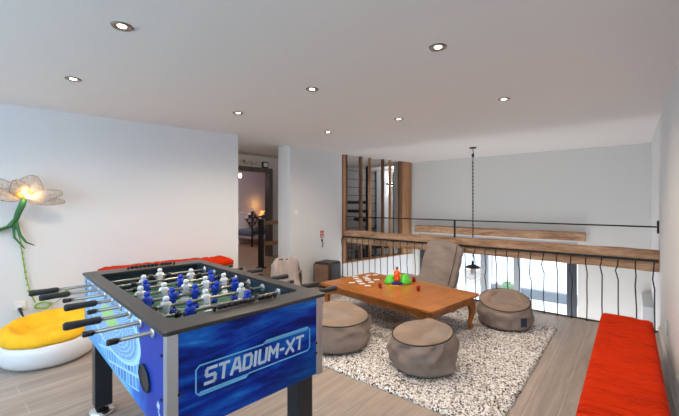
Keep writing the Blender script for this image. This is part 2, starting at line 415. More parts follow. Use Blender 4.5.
# landing post with two timber rails
t = thing('landing_railing', 'black post with two timber rails in the hallway opening', 'railing', (-5.93, 4.54, 0))
b = B(); box2(b, (-.045, -.045, 0), (.045, .045, 1.0)); box2(b, (-.08, -.08, 0), (.08, .08, .02)); box2(b, (-.05, -.05, 1.0), (.05, .05, 1.02)); obj('post', b, 'iron', t, bev=.004)
for z in (.94, .50):
    b = B(); box2(b, (-.03, .045, z-.04), (.03, 1.93, z+.04)); obj('rail', b, 'railwood', t, bev=.01)
b = B(); box2(b, (-.045, 1.93, 0), (.045, 2.02, 1.0)); obj('post', b, 'iron', t, bev=.004)
# small wall fittings above the bedroom door
t = thing('emergency_light', 'small dark box light above the dark bedroom door frame', 'light', (-7.05, 5.52, 2.245))
b = B(); box2(b, (-.02, -.09, .0), (.03, .09, .15)); obj('housing', b, 'suitdark', t, bev=.006)
b = B(); box2(b, (.03, -.06, .03), (.036, .06, .12)); obj('lens', b, 'socket', t)
b = B(); tube(b, [(-7.05, 4.80+.06*i, 2.34+.045*math.sin(i*1.7)) for i in range(9)], .007, 6); box2(b, (-7.072, 4.9, 2.31), (-7.04, 4.93, 2.39)); box2(b, (-7.07, 5.1, 2.30), (-7.04, 5.13, 2.32))
tag(obj('wire_ornament', b, 'wire'), 'thin wire ornament fixed above the bedroom doorway', 'ornament')
# bedroom bed
t = thing('iron_bed', 'black iron bed with patterned cushions seen through bedroom doorway', 'bed', (-9.0, 6.55, 0))
for x in (0, -1.0 + .0):
    pass
for y in (0, 1.5):
    b = B(); tube(b, [(0, y, 0), (0, y, .98)], .03, 10); lathe(b, [(.005, 0), (.04, .02), (.045, .05), (.02, .08)], 10, (0, y, .96)); obj('bed_post', b, 'iron', t, True)
b = B(); tube(b, [(0, 1.5*i/14, .88+.10*math.sin(PI*i/14)) for i in range(15)], .02, 8); tube(b, [(0, 0, .45), (0, 1.5, .45)], .02, 8)
for i in range(1, 8):
    y = 1.5*i/8; tube(b, [(0, y, .45), (0, y, .88+.10*math.sin(PI*i/8))], .009, 6)
    tube(b, [(0, y-.09+.18*.5+.06*math.cos(a*PI/8), .68+.09*math.sin(a*PI/8)) for a in range(16)], .008, 5, True)
obj('footboard', b, 'iron', t, True)
b = B(); box2(b, (-.88, .06, .22), (-.04, 1.44, .48)); obj('mattress', b, 'sheet', t, bev=.06)
b = B(); box2(b, (-.86, .02, .30), (-.035, 1.48, .52)); obj('blanket', b, 'rugblue', t, bev=.07)
def cushion(c, s, m, nm, lab, rot, parent=None):
    b = B(); n = 10
    for sd in (1, -1):
        g = [[b.verts.new((u/n*s[0]-s[0]/2, v/n*s[1]-s[1]/2, sd*s[2]/2*(max(0, (1-(2*u/n-1)**4)*(1-(2*v/n-1)**4)))**.5)) for v in range(n+1)] for u in range(n+1)]
        for u in range(n):
            for v in range(n): b.faces.new((g[u][v], g[u+1][v], g[u+1][v+1], g[u][v+1]))
    bmesh.ops.remove_doubles(b, verts=b.verts[:], dist=1e-4)
    o = obj(nm, b, m, parent, True); o.location = c; o.rotation_euler = rot
    if lab: o['label'] = lab[0]; o['category'] = lab[1]
    return o
m, nt, bb = newmat('patterned_cushion'); v = coords(nt, (1, 1, 1), (0, 0, PI/4)); ck = N(nt, 'ShaderNodeTexChecker'); ck.inputs['Scale'].default_value = 9
ck.inputs[1].default_value = (.05, .02, .02, 1); ck.inputs[2].default_value = (.55, .52, .48, 1); L(nt, v, ck.inputs[0]); L(nt, ck.outputs[0], bb.inputs['Base Color']); M['pattern'] = m
cushion((-9.42, 6.85, .87), (.48, .48, .16), 'pattern', 'cushion', ('patterned dark and white cushion at the left on the iron bed', 'cushion'), (PI/2, PI/4, PI/2+.2))
cushion((-9.42, 7.45, .84), (.44, .44, .16), 'pattern', 'cushion', ('patterned cushion to the right on the iron bed, partly behind the post', 'cushion'), (PI/2, PI/4, PI/2-.1))
b = B(); box2(b, (-10.12, 5.95, 0), (-9.95, 7.1, 1.0)); box2(b, (-10.13, 5.9, 1.0), (-9.93, 7.15, 1.04)); box2(b, (-9.95, 6.0, .1), (-9.94, 6.5, .93)); box2(b, (-9.95, 6.57, .1), (-9.94, 7.05, .93))
tag(obj('headboard_cabinet', b, 'sheet', bev=.004), 'low white panelled cabinet against the bedroom wall', 'cabinet')
t = thing('ceiling_bulb_lamp', 'glowing warm bulb lamp hanging inside the bedroom', 'lamp', (-8.8, 5.98, 2.5))
b = B(); tube(b, [(0, 0, 0), (0, 0, -.2)], .008, 6); tube(b, [(0, 0, -.2), (0, 0, -.26)], .025, 10); obj('cord', b, 'iron', t)
b = B(); lathe(b, [(.004, -.40), (.035, -.385), (.05, -.34), (.03, -.28), (.02, -.26)], 16); obj('bulb', b, 'bulb2', t, True)
t = thing('bedside_lamp', 'small orange glowing table lamp behind the bed', 'lamp', (-10.03, 7.75, 0))
b = B(); tube(b, [(0, 0, 0), (0, 0, .92)], .02, 8); lathe(b, [(.09, 0), (.09, .02), (.02, .03)], 16); obj('lamp_base', b, 'iron', t)
b = B(); lathe(b, [(.10, .90), (.11, .91), (.07, 1.08), (.06, 1.09)], 20); obj('lamp_shade', b, emit('lamp_shade_glow', (1, .40, .10), .9), t, True)

# spiral staircase in the stair room
t = thing('spiral_staircase', 'dark spiral staircase with black wedge treads behind timber studs', 'staircase', (-4.98, 7.02, -2.6))
b = B(); tube(b, [(0, 0, 0), (0, 0, 5.1)], .03, 12); obj('pole', b, 'iron', t, True)
for i in range(18):
    a = math.radians(200-28*(17-i)); z = .2+.22*i
    b = B(); w = math.radians(15); R = .62
    prism(b, [(.03*math.cos(a-PI/2), .03*math.sin(a-PI/2)), (R*math.cos(a-w), R*math.sin(a-w)), (R*math.cos(a), R*math.sin(a)), (R*math.cos(a+w), R*math.sin(a+w)), (.03*math.cos(a+PI/2), .03*math.sin(a+PI/2))], z, z+.075, 'xy')
    obj('tread', b, 'black', t)
# sconce on the white column
t = thing('wall_sconce', 'small dark up and down wall light glowing behind the studs', 'lamp', (-6.8, 10.95, 2.05))
b = B(); box2(b, (.002, -.14, -.04), (.12, .14, .04)); obj('housing', b, 'iron', t)
for z in (-.045, .045):
    b = B(); box2(b, (.03, -.10, z-.004), (.10, .10, z+.004)); obj('light_window', b, 'bulb3', t)
for sgn in (1, -1):
    ld = bpy.data.lights.new('sconce_beam', 'SPOT'); ld.energy = 9; ld.spot_size = 1.5; ld.spot_blend = .4; ld.color = (.9, .95, 1); ld.shadow_soft_size = .04
    lo = bpy.data.objects.new('sconce_beam', ld); COL.objects.link(lo); lo.parent = t; lo.location = (.08, 0, .07*sgn); lo.rotation_euler = (PI if sgn > 0 else 0, 0, 0)
# console glimpsed through the foot of the partition
t = thing('console_table', 'dark metal console table glimpsed through partition below the beam', 'table', (-5.0, 6.2, 0))
b = B(); box2(b, (-.6, -.16, .34), (.45, .16, .38)); obj('table_top', b, 'suitcase', t, bev=.004)
b = B(); box2(b, (-.6, -.16, .08), (.45, .16, .11)); obj('shelf', b, 'suitdark', t)
for x in (-.57, .42):
    for y in (-.13, .13):
        b = B(); box2(b, (x-.02, y-.02, 0), (x+.02, y+.02, .34)); obj('leg', b, 'iron', t)

# ------------------------------------------------------------------ timber partition
def rough(bm, amp, sc=4, seed=0):
    for v in bm.verts:
        n = noise.noise_vector(v.co*sc+Vector((seed, seed*2, 0)))
        v.co += n*amp
def beam_bm(a, c, n, axis, amp, seed):
    bm = B(); box2(bm, a, c)
    ed = [e for e in bm.edges if abs((e.verts[0].co-e.verts[1].co)[axis]) > 1e-4]
    bmesh.ops.subdivide_edges(bm, edges=ed, cuts=n)
    bmesh.ops.bevel(bm, geom=[e for e in bm.edges if len(e.link_faces) == 2 and e.calc_face_angle(0) > 1 and abs((e.verts[0].co-e.verts[1].co)[axis]) > 1e-4], offset=.012, segments=2, affect='EDGES')
    rough(bm, amp, 3.5, seed); return bm
t = thing('timber_partition', 'screen of rough brown timber studs between square posts', 'partition', (px_(4.98), 4.98, .24), -math.atan(.175))
H_ = CEIL-.24
for (y0, y1, m, d) in [(-.01, .07, 'stud', .06), (1.69, 2.0, 'stud', .12)]:
    obj('post', beam_bm((-d, y0, 0), (0, y1, H_), 14, 2, .008, y0*7), m, t)
for (y0, y1, m) in [(.075, .125, 'studdark'), (.45, .52, 'studdark'), (.71, .76, 'stud'), (1.08, 1.14, 'studdark'), (1.31, 1.36, 'stud'), (1.61, 1.67, 'studdark')]:
    obj('stud', beam_bm((-.075, y0, 0), (-.015, y1, H_), 12, 2, .005, y0*9), m, t, label='darker brown stud' if m == 'studdark' else None)
b = beam_bm((-.18, -.0, 0), (.012, 2.02, .02), 10, 1, .001, 2); obj('sill', b, 'stud', t)

# ------------------------------------------------------------------ void railing
t = thing('void_railing', 'rough timber beam railing with bent iron bars along the void edge', 'railing', (-4.05, 5.0, 0))
obj('beam', beam_bm((0, -.02, .63), (4.285, .17, .845), 90, 0, .016, 3), 'beam', t)
b = B(); box2(b, (-.0, -.052, .732), (4.28, -.034, .757)); obj('bar', b, 'iron', t, label='flat dark iron bar along the front of the beam')
b = B(); box2(b, (2.045, .04, .82), (2.067, .062, 1.1)); obj('post', b, 'iron', t)
b = B(); tube(b, [(-.02, .05, 1.105), (4.28, .05, 1.098)], .0085, 8); obj('top_rail', b, 'iron', t, True)
b = B(); box2(b, (4.272, .02, 1.03), (4.288, .08, 1.165)); obj('mounting_plate', b, 'iron', t, bev=.002)
rnd = random.Random(3)
for i in range(33):
    x = 4.25-(.147*i-.0005*i*(i-1)); k = rnd.uniform(-.022, .022); zz = rnd.uniform(.4, .6); k2 = rnd.uniform(-.012, .012)
    b = B(); pts = [(x, -.042, .748), (x, -.07, .757), (x-.004, -.10, .748), (x-.008, -.122, .72), (x-.01, -.13, .68), (x-.008+k, -.132, zz+.05), (x+k2, -.13, zz-.05), (x+k*.3, -.118, .22), (x, -.105, .0)]
    tube(b, pts, .0062, 6); obj('baluster', b, 'iron', t, True)

# lintel beam on far wall
tag(obj('lintel_beam', beam_bm((-3.6, 6.86, .735), (-.56, 7.0, .875), 60, 0, .016, 8), 'beam'), 'short rough timber lintel fixed to far wall above tall window', 'beam')

# pendant in the void
t = thing('pendant_lamp', 'clear glass pendant lamp hanging on a long chain in the void', 'lamp', (-1.96, 5.73, CEIL))
b = B(); lathe(b, [(.05, -.018), (.055, -.012), (.055, 0)], 24); obj('canopy', b, 'iron', t, True)
b = B(); tube(b, [(.0, 0, -.015), (.01, .0, -.10), (.0, 0, -.2), (.004, 0, -1.86)], .006, 6)
for i in range(56):
    z = -.22-.028*i; a = 0 if i % 2 else PI/2
    tube(b, [(.010*math.cos(q*PI/4)*math.cos(a), .010*math.cos(q*PI/4)*math.sin(a), z+.018*math.sin(q*PI/4)) for q in range(8)], .003, 4, True)
obj('chain', b, 'iron', t)
b = B(); lathe(b, [(.012, -.10), (.02, -.11), (.02, -.15), (.01, -.16)], 10); obj('cord_grip', b, 'black', t, True)
b = B(); lathe(b, [(.008, -1.84), (.02, -1.85), (.022, -1.92), (.015, -1.925)], 16); obj('bulb_holder', b, 'suitdark', t, True)
b = B(); lathe(b, [(.022, -1.905), (.07, -1.915), (.115, -1.94), (.118, -1.948), (.07, -1.925), (.022, -1.915)], 32); obj('cap', b, 'iron', t, True)
b = B(); lathe(b, [(.115, -1.945), (.14, -1.975), (.157, -2.03), (.160, -2.08), (.152, -2.14), (.13, -2.20), (.10, -2.24), (.097, -2.238), (.125, -2.197), (.148, -2.14), (.156, -2.08), (.153, -2.03), (.137, -1.98), (.113, -1.95)], 32); obj('glass_shade', b, 'lampglass', t, True)
b = B(); lathe(b, [(.005, -2.08), (.03, -2.065), (.042, -2.02), (.03, -1.97), (.015, -1.92)], 16); obj('bulb', b, 'white', t, True)

# ------------------------------------------------------------------ downlights
def downlight():
    t = thing('downlight', '', 'downlight', (0, 0, CEIL), 0, 'recessed ceiling spotlights')
    b = B(); lathe(b, [(.020, -.0005), (.034, -.006), (.047, -.007), (.051, -.001)], 28)
    obj('trim_ring', b, 'ring', t, True)
    b = B(); lathe(b, [(.001, -.0035), (.019, -.0035), (.0205, -.001)], 20); obj('lens', b, 'bulb', t)
    return t
DL = [(-2.0, .655, 'round recessed spotlight nearest the camera, largest on the ceiling'),
      (-3.12, .705, 'recessed spotlight nearest the left wall, above the flower lamp'),
      (-3.02, 2.03, 'recessed spotlight just left of the hallway opening'),
      (-1.94, 1.985, 'recessed spotlight in the middle of ceiling, centre of its row'),
      (-.857, 1.92, 'recessed spotlight nearest the right wall in the middle row'),
      (-2.95, 3.305, 'recessed spotlight in front of the timber stud screen, smallest on the left'),
      (-1.91, 3.285, 'recessed spotlight in farthest row, between its two neighbours'),
      (-.842, 3.245, 'recessed spotlight in farthest row, nearest the right wall')]
d0 = downlight()
for i, (x, y, lab) in enumerate(DL):
    o = d0 if i == 0 else cptree(d0, (x, y, CEIL), 0)
    o.location = (x, y, CEIL); o['label'] = lab
    ld = bpy.data.lights.new('downlight_beam', 'SPOT'); ld.energy = 15; ld.spot_size = 2.8; ld.spot_blend = .8; ld.color = (1, .84, .66); ld.shadow_soft_size = .03
    lo = bpy.data.objects.new('downlight_beam', ld); COL.objects.link(lo); lo.parent = o; lo.location = (0, 0, -.02)

# ------------------------------------------------------------------ rug
b = B(); nx, ny = 230, 190; X0, X1, Y0, Y1 = -3.18, -.60, 2.13, 4.35
rr = random.Random(5)
g = []
for i in range(nx+1):
    row = []
    for j in range(ny+1):
        x = X0+(X1-X0)*i/nx; y = Y0+(Y1-Y0)*j/ny
        e = min(i, nx-i, j, ny-j)
        z = .005+(.016 if e > 1 else .014*e*.7)+rr.uniform(-.006, .006)*(1 if e > 0 else .3)
        if e == 0: x += rr.uniform(-.008, .008); y += rr.uniform(-.008, .008)
        row.append(b.verts.new((x+rr.uniform(-.003, .003), y+rr.uniform(-.003, .003), z)))
    g.append(row)
for i in range(nx):
    for j in range(ny): b.faces.new((g[i][j], g[i+1][j], g[i+1][j+1], g[i][j+1]))
bd = [g[i][0] for i in range(nx+1)]+[g[nx][j] for j in range(1, ny+1)]+[g[i][ny] for i in range(nx-1, -1, -1)]+[g[0][j] for j in range(ny-1, 0, -1)]
lo_ = [b.verts.new((v.co.x, v.co.y, .001)) for v in bd]
for i in range(len(bd)): b.faces.new((bd[i], lo_[i], lo_[(i+1) % len(bd)], bd[(i+1) % len(bd)]))
b.faces.new(lo_)
tag(obj('rug', b, 'rug', None, True), 'speckled white, beige and dark shaggy rug under the coffee table', 'rug')

# ------------------------------------------------------------------ football table
FT = thing('football_table', 'blue table football game with black rim and silver corner strips', 'football table', (-1.955, .985, 0), math.radians(-5))
b = B()
for s in (1, -1): box2(b, (-.70, s*.335, .50), (.72, s*.365, .885))
b.free()
def panel(name, a, c, m, lab=None, bev=.002):
    b = B(); box2(b, a, c); return obj(name, b, m, FT, bev=bev, label=lab)
side = panel('side_panel', (-.735, -.372, .505), (.728, -.345, .884), 'sideprint', 'blue side panel printed with a stadium')
panel('side_panel', (-.735, .345, .505), (.728, .372, .884), 'sideprint')
end = panel('end_panel', (.712, -.345, .505), (.735, .345, .884), 'endprint', 'blue end panel with lettering')
panel('end_panel', (-.735, -.345, .505), (-.712, .345, .884), 'endprint')
panel('cabinet_floor', (-.71, -.344, .52), (.71, .344, .54), 'black')
pf = panel('playing_field', (-.70, -.343, .755), (.70, .343, .775), 'pitch')
b = B(); box2(b, (.006, -.34, .7752), (.014, .34, .7762)); obj('centre_line', b, 'line', pf)
b = B(); tube(b, [(.01+.11*math.cos(a*PI/16), .11*math.sin(a*PI/16), .7757) for a in range(32)], .003, 4, True); obj('centre_circle', b, 'line', pf)
for s in (1, -1):
    b = B(); prism(b, [(s*.62+.01, -.203), (s*.42+.01, -.203), (s*.42+.01, .203), (s*.62+.01, .203), (s*.62+.01, .197), (s*.426+.01, .197), (s*.426+.01, -.197), (s*.62+.01, -.197)], .7752, .7762, 'xy'); obj('penalty_box_line', b, 'line', pf)
for s in (1, -1):
    b = B(); box2(b, (-.70, s*.322-.012 if s > 0 else -.343, .775), (.70, .343 if s > 0 else -.322+.012, .884)); obj('inner_wall', b, 'cabin', FT)
b = B(); box2(b, (.645, -.31, .775), (.70, -.10, .884)); box2(b, (.645, .10, .775), (.70, .31, .884)); box2(b, (.645, -.1, .845), (.7, .1, .884)); obj('inner_wall', b, 'cabin', FT)
b = B(); box2(b, (-.70, -.31, .775), (-.62, -.10, .884)); box2(b, (-.70, .10, .775), (-.62, .31, .884)); box2(b, (-.70, -.1, .845), (-.62, .1, .884)); obj('inner_wall', b, 'cabin', FT)
b = B()
oct_ = lambda x0, x1, y0, y1, k: [(x0+k, y0), (x1-k, y0), (x1, y0+k), (x1, y1-k), (x1-k, y1), (x0+k, y1), (x0, y1-k), (x0, y0+k)]
out = oct_(-.752, .752, -.387, .387, .012); inn = oct_(-.60, .615, -.318, .318, .02)
vo = [[b.verts.new((x, y, z)) for x, y in out] for z in (.884, .900)]; vi = [[b.verts.new((x, y, z)) for x, y in inn] for z in (.884, .900)]
for i in range(8):
    j = (i+1) % 8
    b.faces.new((vo[0][i], vo[0][j], vo[1][j], vo[1][i])); b.faces.new((vi[0][i], vi[0][j], vi[1][j], vi[1][i]))
    b.faces.new((vo[1][i], vo[1][j], vi[1][j], vi[1][i])); b.faces.new((vo[0][i], vo[0][j], vi[0][j], vi[0][i]))
obj('top_rim', b, 'blackwood', FT, bev=.003)
for sx in (1, -1):
    for sy in (1, -1):
        b = B(); x = sx*.728; y = sy*.366
        prism(b, [(x+sx*.010, y-sy*.035), (x+sx*.010, y+sy*.004), (x+sx*.004, y+sy*.010), (x-sx*.012, y+sy*.010), (x-sx*.012, y), (x, y-sy*.035)], .500, .8835, 'xy')
        obj('corner_strip', b, 'alu', FT, bev=.002, label='silver corner strip')
for sx in (1, -1):
    for sy in (1, -1):
        b = B(); box2(b, (sx*.65-.045, sy*.295-.048, .05), (sx*.65+.045, sy*.295+.048, .518))
        lg = obj('leg', b, 'leg', FT, bev=.006)
        b = B(); lathe(b, [(.075, 0), (.078, .01), (.065, .025), (.03, .032), (.018, .036), (.018, .052)], 24, (sx*.65, sy*.295, 0)); obj('leveller_foot', b, 'chrome', lg, True, label='round chrome levelling foot')
# ball return hole
b = B(); cxh, czh = .505, .655
def octa(rx, rz, tilt): return [(cxh+rx*math.cos(a)*math.cos(tilt)-rz*math.sin(a)*math.sin(tilt), czh+rx*math.cos(a)*math.sin(tilt)+rz*math.sin(a)*math.cos(tilt)) for a in [PI/8+PI/4*i for i in range(8)]]
prism(b, octa(.070, .047, -.35), -.3785, -.371, 'xz'); hr = obj('ball_return', b, 'black', FT, bev=.002, label='black octagonal ball return')
b = B(); p = octa(.068, .045, -.35); tube(b, [(x, -.379, z) for x, z in p], .003, 6, True); obj('ring', b, 'navy', hr, label='dark blue edge ring')
# small white emblem and bolts
b = B()
for poly in ([(.640, .600), (.652, .622), (.660, .590)], [(.655, .618), (.672, .612), (.664, .585)], [(.650, .585), (.668, .580), (.690, .568), (.672, .565)]): prism(b, poly, -.3735, -.3715, 'xz')
obj('emblem', b, 'logo', side, label='small white emblem')
for (y, z) in [(.328, .66), (.328, .61), (-.328, .66), (-.328, .56)]:
    b = B(); tube(b, [(.734, y, z), (.739, y, z)], .007, 10); obj('bolt', b, 'black', end)
for (x, z) in [(.69, .80), (.69, .64), (-.69, .85), (-.69, .80)]:
    b = B(); tube(b, [(x, -.371, z), (x, -.376, z)], .006, 10); obj('bolt', b, 'black', side)
# logo plate
Y0_, Y1_, Z0_, Z1_ = -.268, .286, .628, .752
k = .014
outl = [(Y0_+k, Z0_), (-.02-.04, Z0_), (-.02-.025, Z0_+.012), (Y1_-k, Z0_+.012), (Y1_, Z0_+.012+k), (Y1_, Z1_-k), (Y1_-k, Z1_), (.04, Z1_), (.025, Z1_-.012), (Y0_+k, Z1_-.012), (Y0_, Z1_-.012-k), (Y0_, Z0_+k)]
b = B(); prism(b, outl, .7345, .7365, 'yz'); plate = obj('logo_plate', b, 'logobg', end)
b = B(); tube(b, [(.737, y, z) for y, z in outl], .0032, 5, True)
prism(b, [(Y0_+.01, Z0_+.005), (-.06, Z0_+.003), (-.05, Z0_+.013), (Y0_+.016, Z0_+.013)], .7364, .7378, 'yz')
prism(b, [(.045, Z1_-.003), (Y1_-.012, Z1_-.003), (Y1_-.016, Z1_-.013), (.03, Z1_-.013)], .7364, .7378, 'yz')
obj('outline', b, 'logoframe', plate, label='light blue outline')
GL = {'S': [[(1, 1), (.12, 1), (0, .88), (0, .6), (.12, .5), (.88, .5), (1, .4), (1, .12), (.88, 0), (0, 0)]],
      'T': [[(0, 1), (1, 1)], [(.5, .94), (.5, 0)]],
      'A': [[(0, 0), (.38, 1), (.66, 1), (1, 0)], [(.22, .32), (.82, .32)]],
      'D': [[(0, 0), (0, 1), (.8, 1), (1, .8), (1, .2), (.8, 0), (0, 0)]],
      'I': [[(.5, 0), (.5, 1)]],
      'U': [[(0, 1), (0, .12), (.12, 0), (.88, 0), (1, .12), (1, 1)]],
      'M': [[(0, 0), (0, 1), (.5, .45), (1, 1), (1, 0)]],
      '-': [[(.1, .48), (.9, .48)]],
      'X': [[(0, 0), (1, 1)], [(0, 1), (1, 0)]]}
W = {'S': .037, 'T': .037, 'A': .040, 'D': .034, 'I': .006, 'U': .034, 'M': .042, '-': .018, 'X': .040}
b = B(); cx = -.232; Hh = .054; z0 = .664
for ch in 'STADIUM-XT':
    w = W[ch]
    for st in GL[ch]:
        for p, q in zip(st[:-1], st[1:]):
            P = Vector((cx+p[0]*w+p[1]*Hh*.12, z0+p[1]*Hh)); Q = Vector((cx+q[0]*w+q[1]*Hh*.12, z0+q[1]*Hh))
            d = (Q-P).normalized(); nrm = Vector((-d.y, d.x))*.0058; P = P-d*.005; Q = Q+d*.005
            prism(b, [tuple(P+nrm), tuple(P-nrm), tuple(Q-nrm), tuple(Q+nrm)], .7363, .7385, 'yz')
    cx += w+(.0165 if ch not in 'A' else .014)
obj('lettering', b, 'logo', plate, label='pale STADIUM-XT lettering')
# score counters
for sx, xx in ((1, .640), (-1, -.645)):
    b = B(); tube(b, [(xx, -.15, .914), (xx, .15, .914)], .003, 6)
    for y in (-.15, .15): box2(b, (xx-.006, y-.005, .899), (xx+.006, y+.005, .92))
    sc = obj('score_counter', b, 'black', FT)
    b0 = None
    for i in range(10):
        if b0 is None:
            b = B(); lathe(b, [(.006, -.011), (.011, -.009), (.011, .009), (.006, .011)], 10, (0, 0, 0), None, Matrix.Rotation(PI/2, 3, 'X')); b0 = obj('counter_bead', b, 'black', sc); o = b0
        else: o = cp(b0, sc)
        o.location = (xx, -.125+.0255*i+(.015 if i > 6 else 0), .914)
# rods with players
def fig_mesh(name, mat):
    b = B()
    lathe(b, [(.002, .046), (.009, .044), (.0125, .036), (.0115, .028), (.006, .021)], 10)
    lathe(b, [(.006, .024), (.016, .018), (.017, .004), (.013, -.012), (.014, -.020), (.011, -.026)], 10, (0, 0, 0), lambda p, a: Vector((p.x*.72, p.y*1.12, p.z)))
    for s in (1, -1): tube(b, [(0, s*.014, .016), (0, s*.021, .0), (.001, s*.02, -.016)], [.005, .0048, .004], 6)
    for s in (1, -1): tube(b, [(0, s*.006, -.022), (0, s*.0062, -.055)], [.0072, .0055], 6)
    box2(b, (-.010, -.013, -.076), (.012, .013, -.054))
    return obj(name, b, mat, None, True)
def proto_rod():
    pass
figW = None; figB = None
ROW = [(1, 'white', 0), (2, 'white', 0), (3, 'blue', .02), (5, 'white', -.01), (5, 'blue', -.02), (3, 'white', -.027), (2, 'blue', -.028), (1, 'blue', -.009)]
SPC = {1: 0, 2: .288, 3: .196, 5: .118}
hand = bump_ = ring_ = cap_ = None
for i, (n, colr, sl) in enumerate(ROW):
    x = -.485+.155*i; left = i in (0, 1, 3, 5)
    sgn = -1 if left else 1
    y_h = sgn*[.66, .63, .60, .565, .60, .605, .60, .60][i]; y_c = -sgn*[.50, .50, .52, .47, .47, .50, .535, .49][i]
    b = B(); tube(b, [(0, min(y_h, y_c), 0), (0, max(y_h, y_c), 0)], .0078, 10)
    r = obj('rod', b, 'steel', FT, True); r.location = (x, 0, .862)
    # handle
    if hand is None:
        b = B(); prof = [(.008, 0), (.0145, .004), (.016, .02), (.0145, .05), (.0165, .10), (.017, .12), (.012, .128)]
        lathe(b, prof, 12, (0, 0, 0), None, Matrix.Rotation(-PI/2, 3, 'X')); hand = obj('handle', b, 'rubber', r, True); h = hand
        b = B(); lathe(b, [(.011, 0), (.0115, .03), (.008, .034)], 10, (0, 0, 0), None, Matrix.Rotation(-PI/2, 3, 'X')); cap_ = obj('end_cap', b, 'black', r, True); c = cap_
    else:
        h = cp(hand, r); c = cp(cap_, r)
    h.location = (0, y_h-sgn*.126, 0); h.rotation_euler = (0, 0, 0 if sgn > 0 else PI)
    c.location = (0, y_c, 0); c.rotation_euler = (0, 0, 0 if sgn < 0 else PI)
    if left is False: pass
    ys = [sl+(j-(n-1)/2)*SPC[n] for j in range(n)]
    for y in ys:
        if colr == 'white':
            if figW is None: figW = fig_mesh('player_figure', 'white'); figW.parent = r; f = figW; f['label'] = 'white player figure'
            else: f = cp(figW, r)
        else:
            if figB is None: figB = fig_mesh('player_figure', 'blue'); figB.parent = r; f = figB; f['label'] = 'blue player figure'
            else: f = cp(figB, r)
        f.scale = (1.22, 1.22, 1.1); f.location = (0, y, 0); f.rotation_euler = (0, rnd.uniform(-.35, .35), 0 if colr == 'white' else PI)
    for y in (ys[0]-.055, ys[-1]+.055):
        if bump_ is None:
            b = B(); lathe(b, [(.009, -.013), (.015, -.012), (.016, 0), (.015, .012), (.009, .013)], 12, (0, 0, 0), None, Matrix.Rotation(-PI/2, 3, 'X')); bump_ = obj('bumper', b, 'black', r, True); q = bump_
        else: q = cp(bump_, r)
        q.location = (0, y, 0)
    for s in (1, -1):
        if ring_ is None:
            b = B(); lathe(b, [(.010, -.004), (.021, -.004), (.023, 0), (.019, .006), (.010, .007)], 14, (0, 0, 0), None, Matrix.Rotation(-PI/2, 3, 'X')); ring_ = obj('bearing', b, 'alu', r, True); q = ring_
        else: q = cp(ring_, r)
        q.location = (0, s*.374, 0); q.rotation_euler = (0, 0, 0 if s > 0 else PI)
        q2 = cp(ring_, r); q2.location = (0, s*.308, 0); q2.rotation_euler = (0, 0, PI if s > 0 else 0)

# ------------------------------------------------------------------ coffee table
CT = thing('coffee_table', 'honey brown wooden coffee table with curved legs on the rug', 'coffee table', (-2.045, 3.43, .03), math.radians(-7.5))
LX, LY = .775, .46
def rrect(hx, hy, r, n=5):
    return [(sx*(hx-r)+r*math.cos(a0+PI/2*i/n), sy*(hy-r)+r*math.sin(a0+PI/2*i/n)) for sx, sy, a0 in ((1, 1, 0), (-1, 1, PI/2), (-1, -1, PI), (1, -1, 1.5*PI)) for i in range(n+1)]
b = B(); prism(b, rrect(LX, LY, .03), .342, .368, 'xy'); tt = obj('table_top', b, 'table', CT, bev=.006, segs=3)
b = B(); prism(b, rrect(LX-.02, LY-.02, .02), .33, .342, 'xy'); obj('moulding', b, 'tableleg', CT, bev=.003)
b = B()
for s in (1, -1):
    box2(b, (-LX+.13, s*(LY-.115)-.0015, .3675), (LX-.13, s*(LY-.115)+.0015, .3686)); box2(b, (s*(LX-.13)-.0015, -LY+.115, .3675), (s*(LX-.13)+.0015, LY-.115, .3686))
obj('inlay_line', b, 'suitdark', tt, label='thin dark line framing the top')
m2 = wood('honey_parquet_wood', (.24, .070, .009), (.48, .165, .024), 1, 6, .24, .12, .05)
b = B(); box2(b, (-LX+.132, -LY+.117, .3672), (LX-.132, LY-.117, .3683)); obj('centre_panel', b, m2, tt)
def apron(L_, n=24):
    top = .332; pts = []
    for i in range(n+1):
        u = -1+2*i/n; z = .235+.035*(1-abs(u))**.5*1.0 if abs(u) > .15 else .262
        z = .232+.038*sm(1, .75, abs(u))-.014*sm(.18, 0, abs(u)); pts.append((u*L_, z))
    return pts+[(L_, top), (-L_, top)]
for s in (1, -1):
    b = B(); prism(b, apron(LX-.09), s*(LY-.055)-.011, s*(LY-.055)+.011, 'xz'); obj('apron', b, 'tableleg', CT, bev=.002)
    b = B(); prism(b, apron(LY-.09), s*(LX-.055)-.011, s*(LX-.055)+.011, 'yz'); obj('apron', b, 'tableleg', CT, bev=.002)
for sx in (1, -1):
    for sy in (1, -1):
        b = B(); x, y = sx*(LX-.075), sy*(LY-.075); pr = [(.0, .335, .042), (.0, .28, .043), (.016, .235, .045), (.020, .19, .038), (.012, .13, .029), (.0, .08, .024), (-.002, .045, .024), (.010, .02, .030), (.010, .0, .026)]
        tube(b, [(x+sx*o_*.8, y+sy*o_*.8, z) for o_, z, r_ in pr], [r_ for o_, z, r_ in pr], 12); obj('leg', b, 'tableleg', CT, True, sub=1)
TZ = .3990
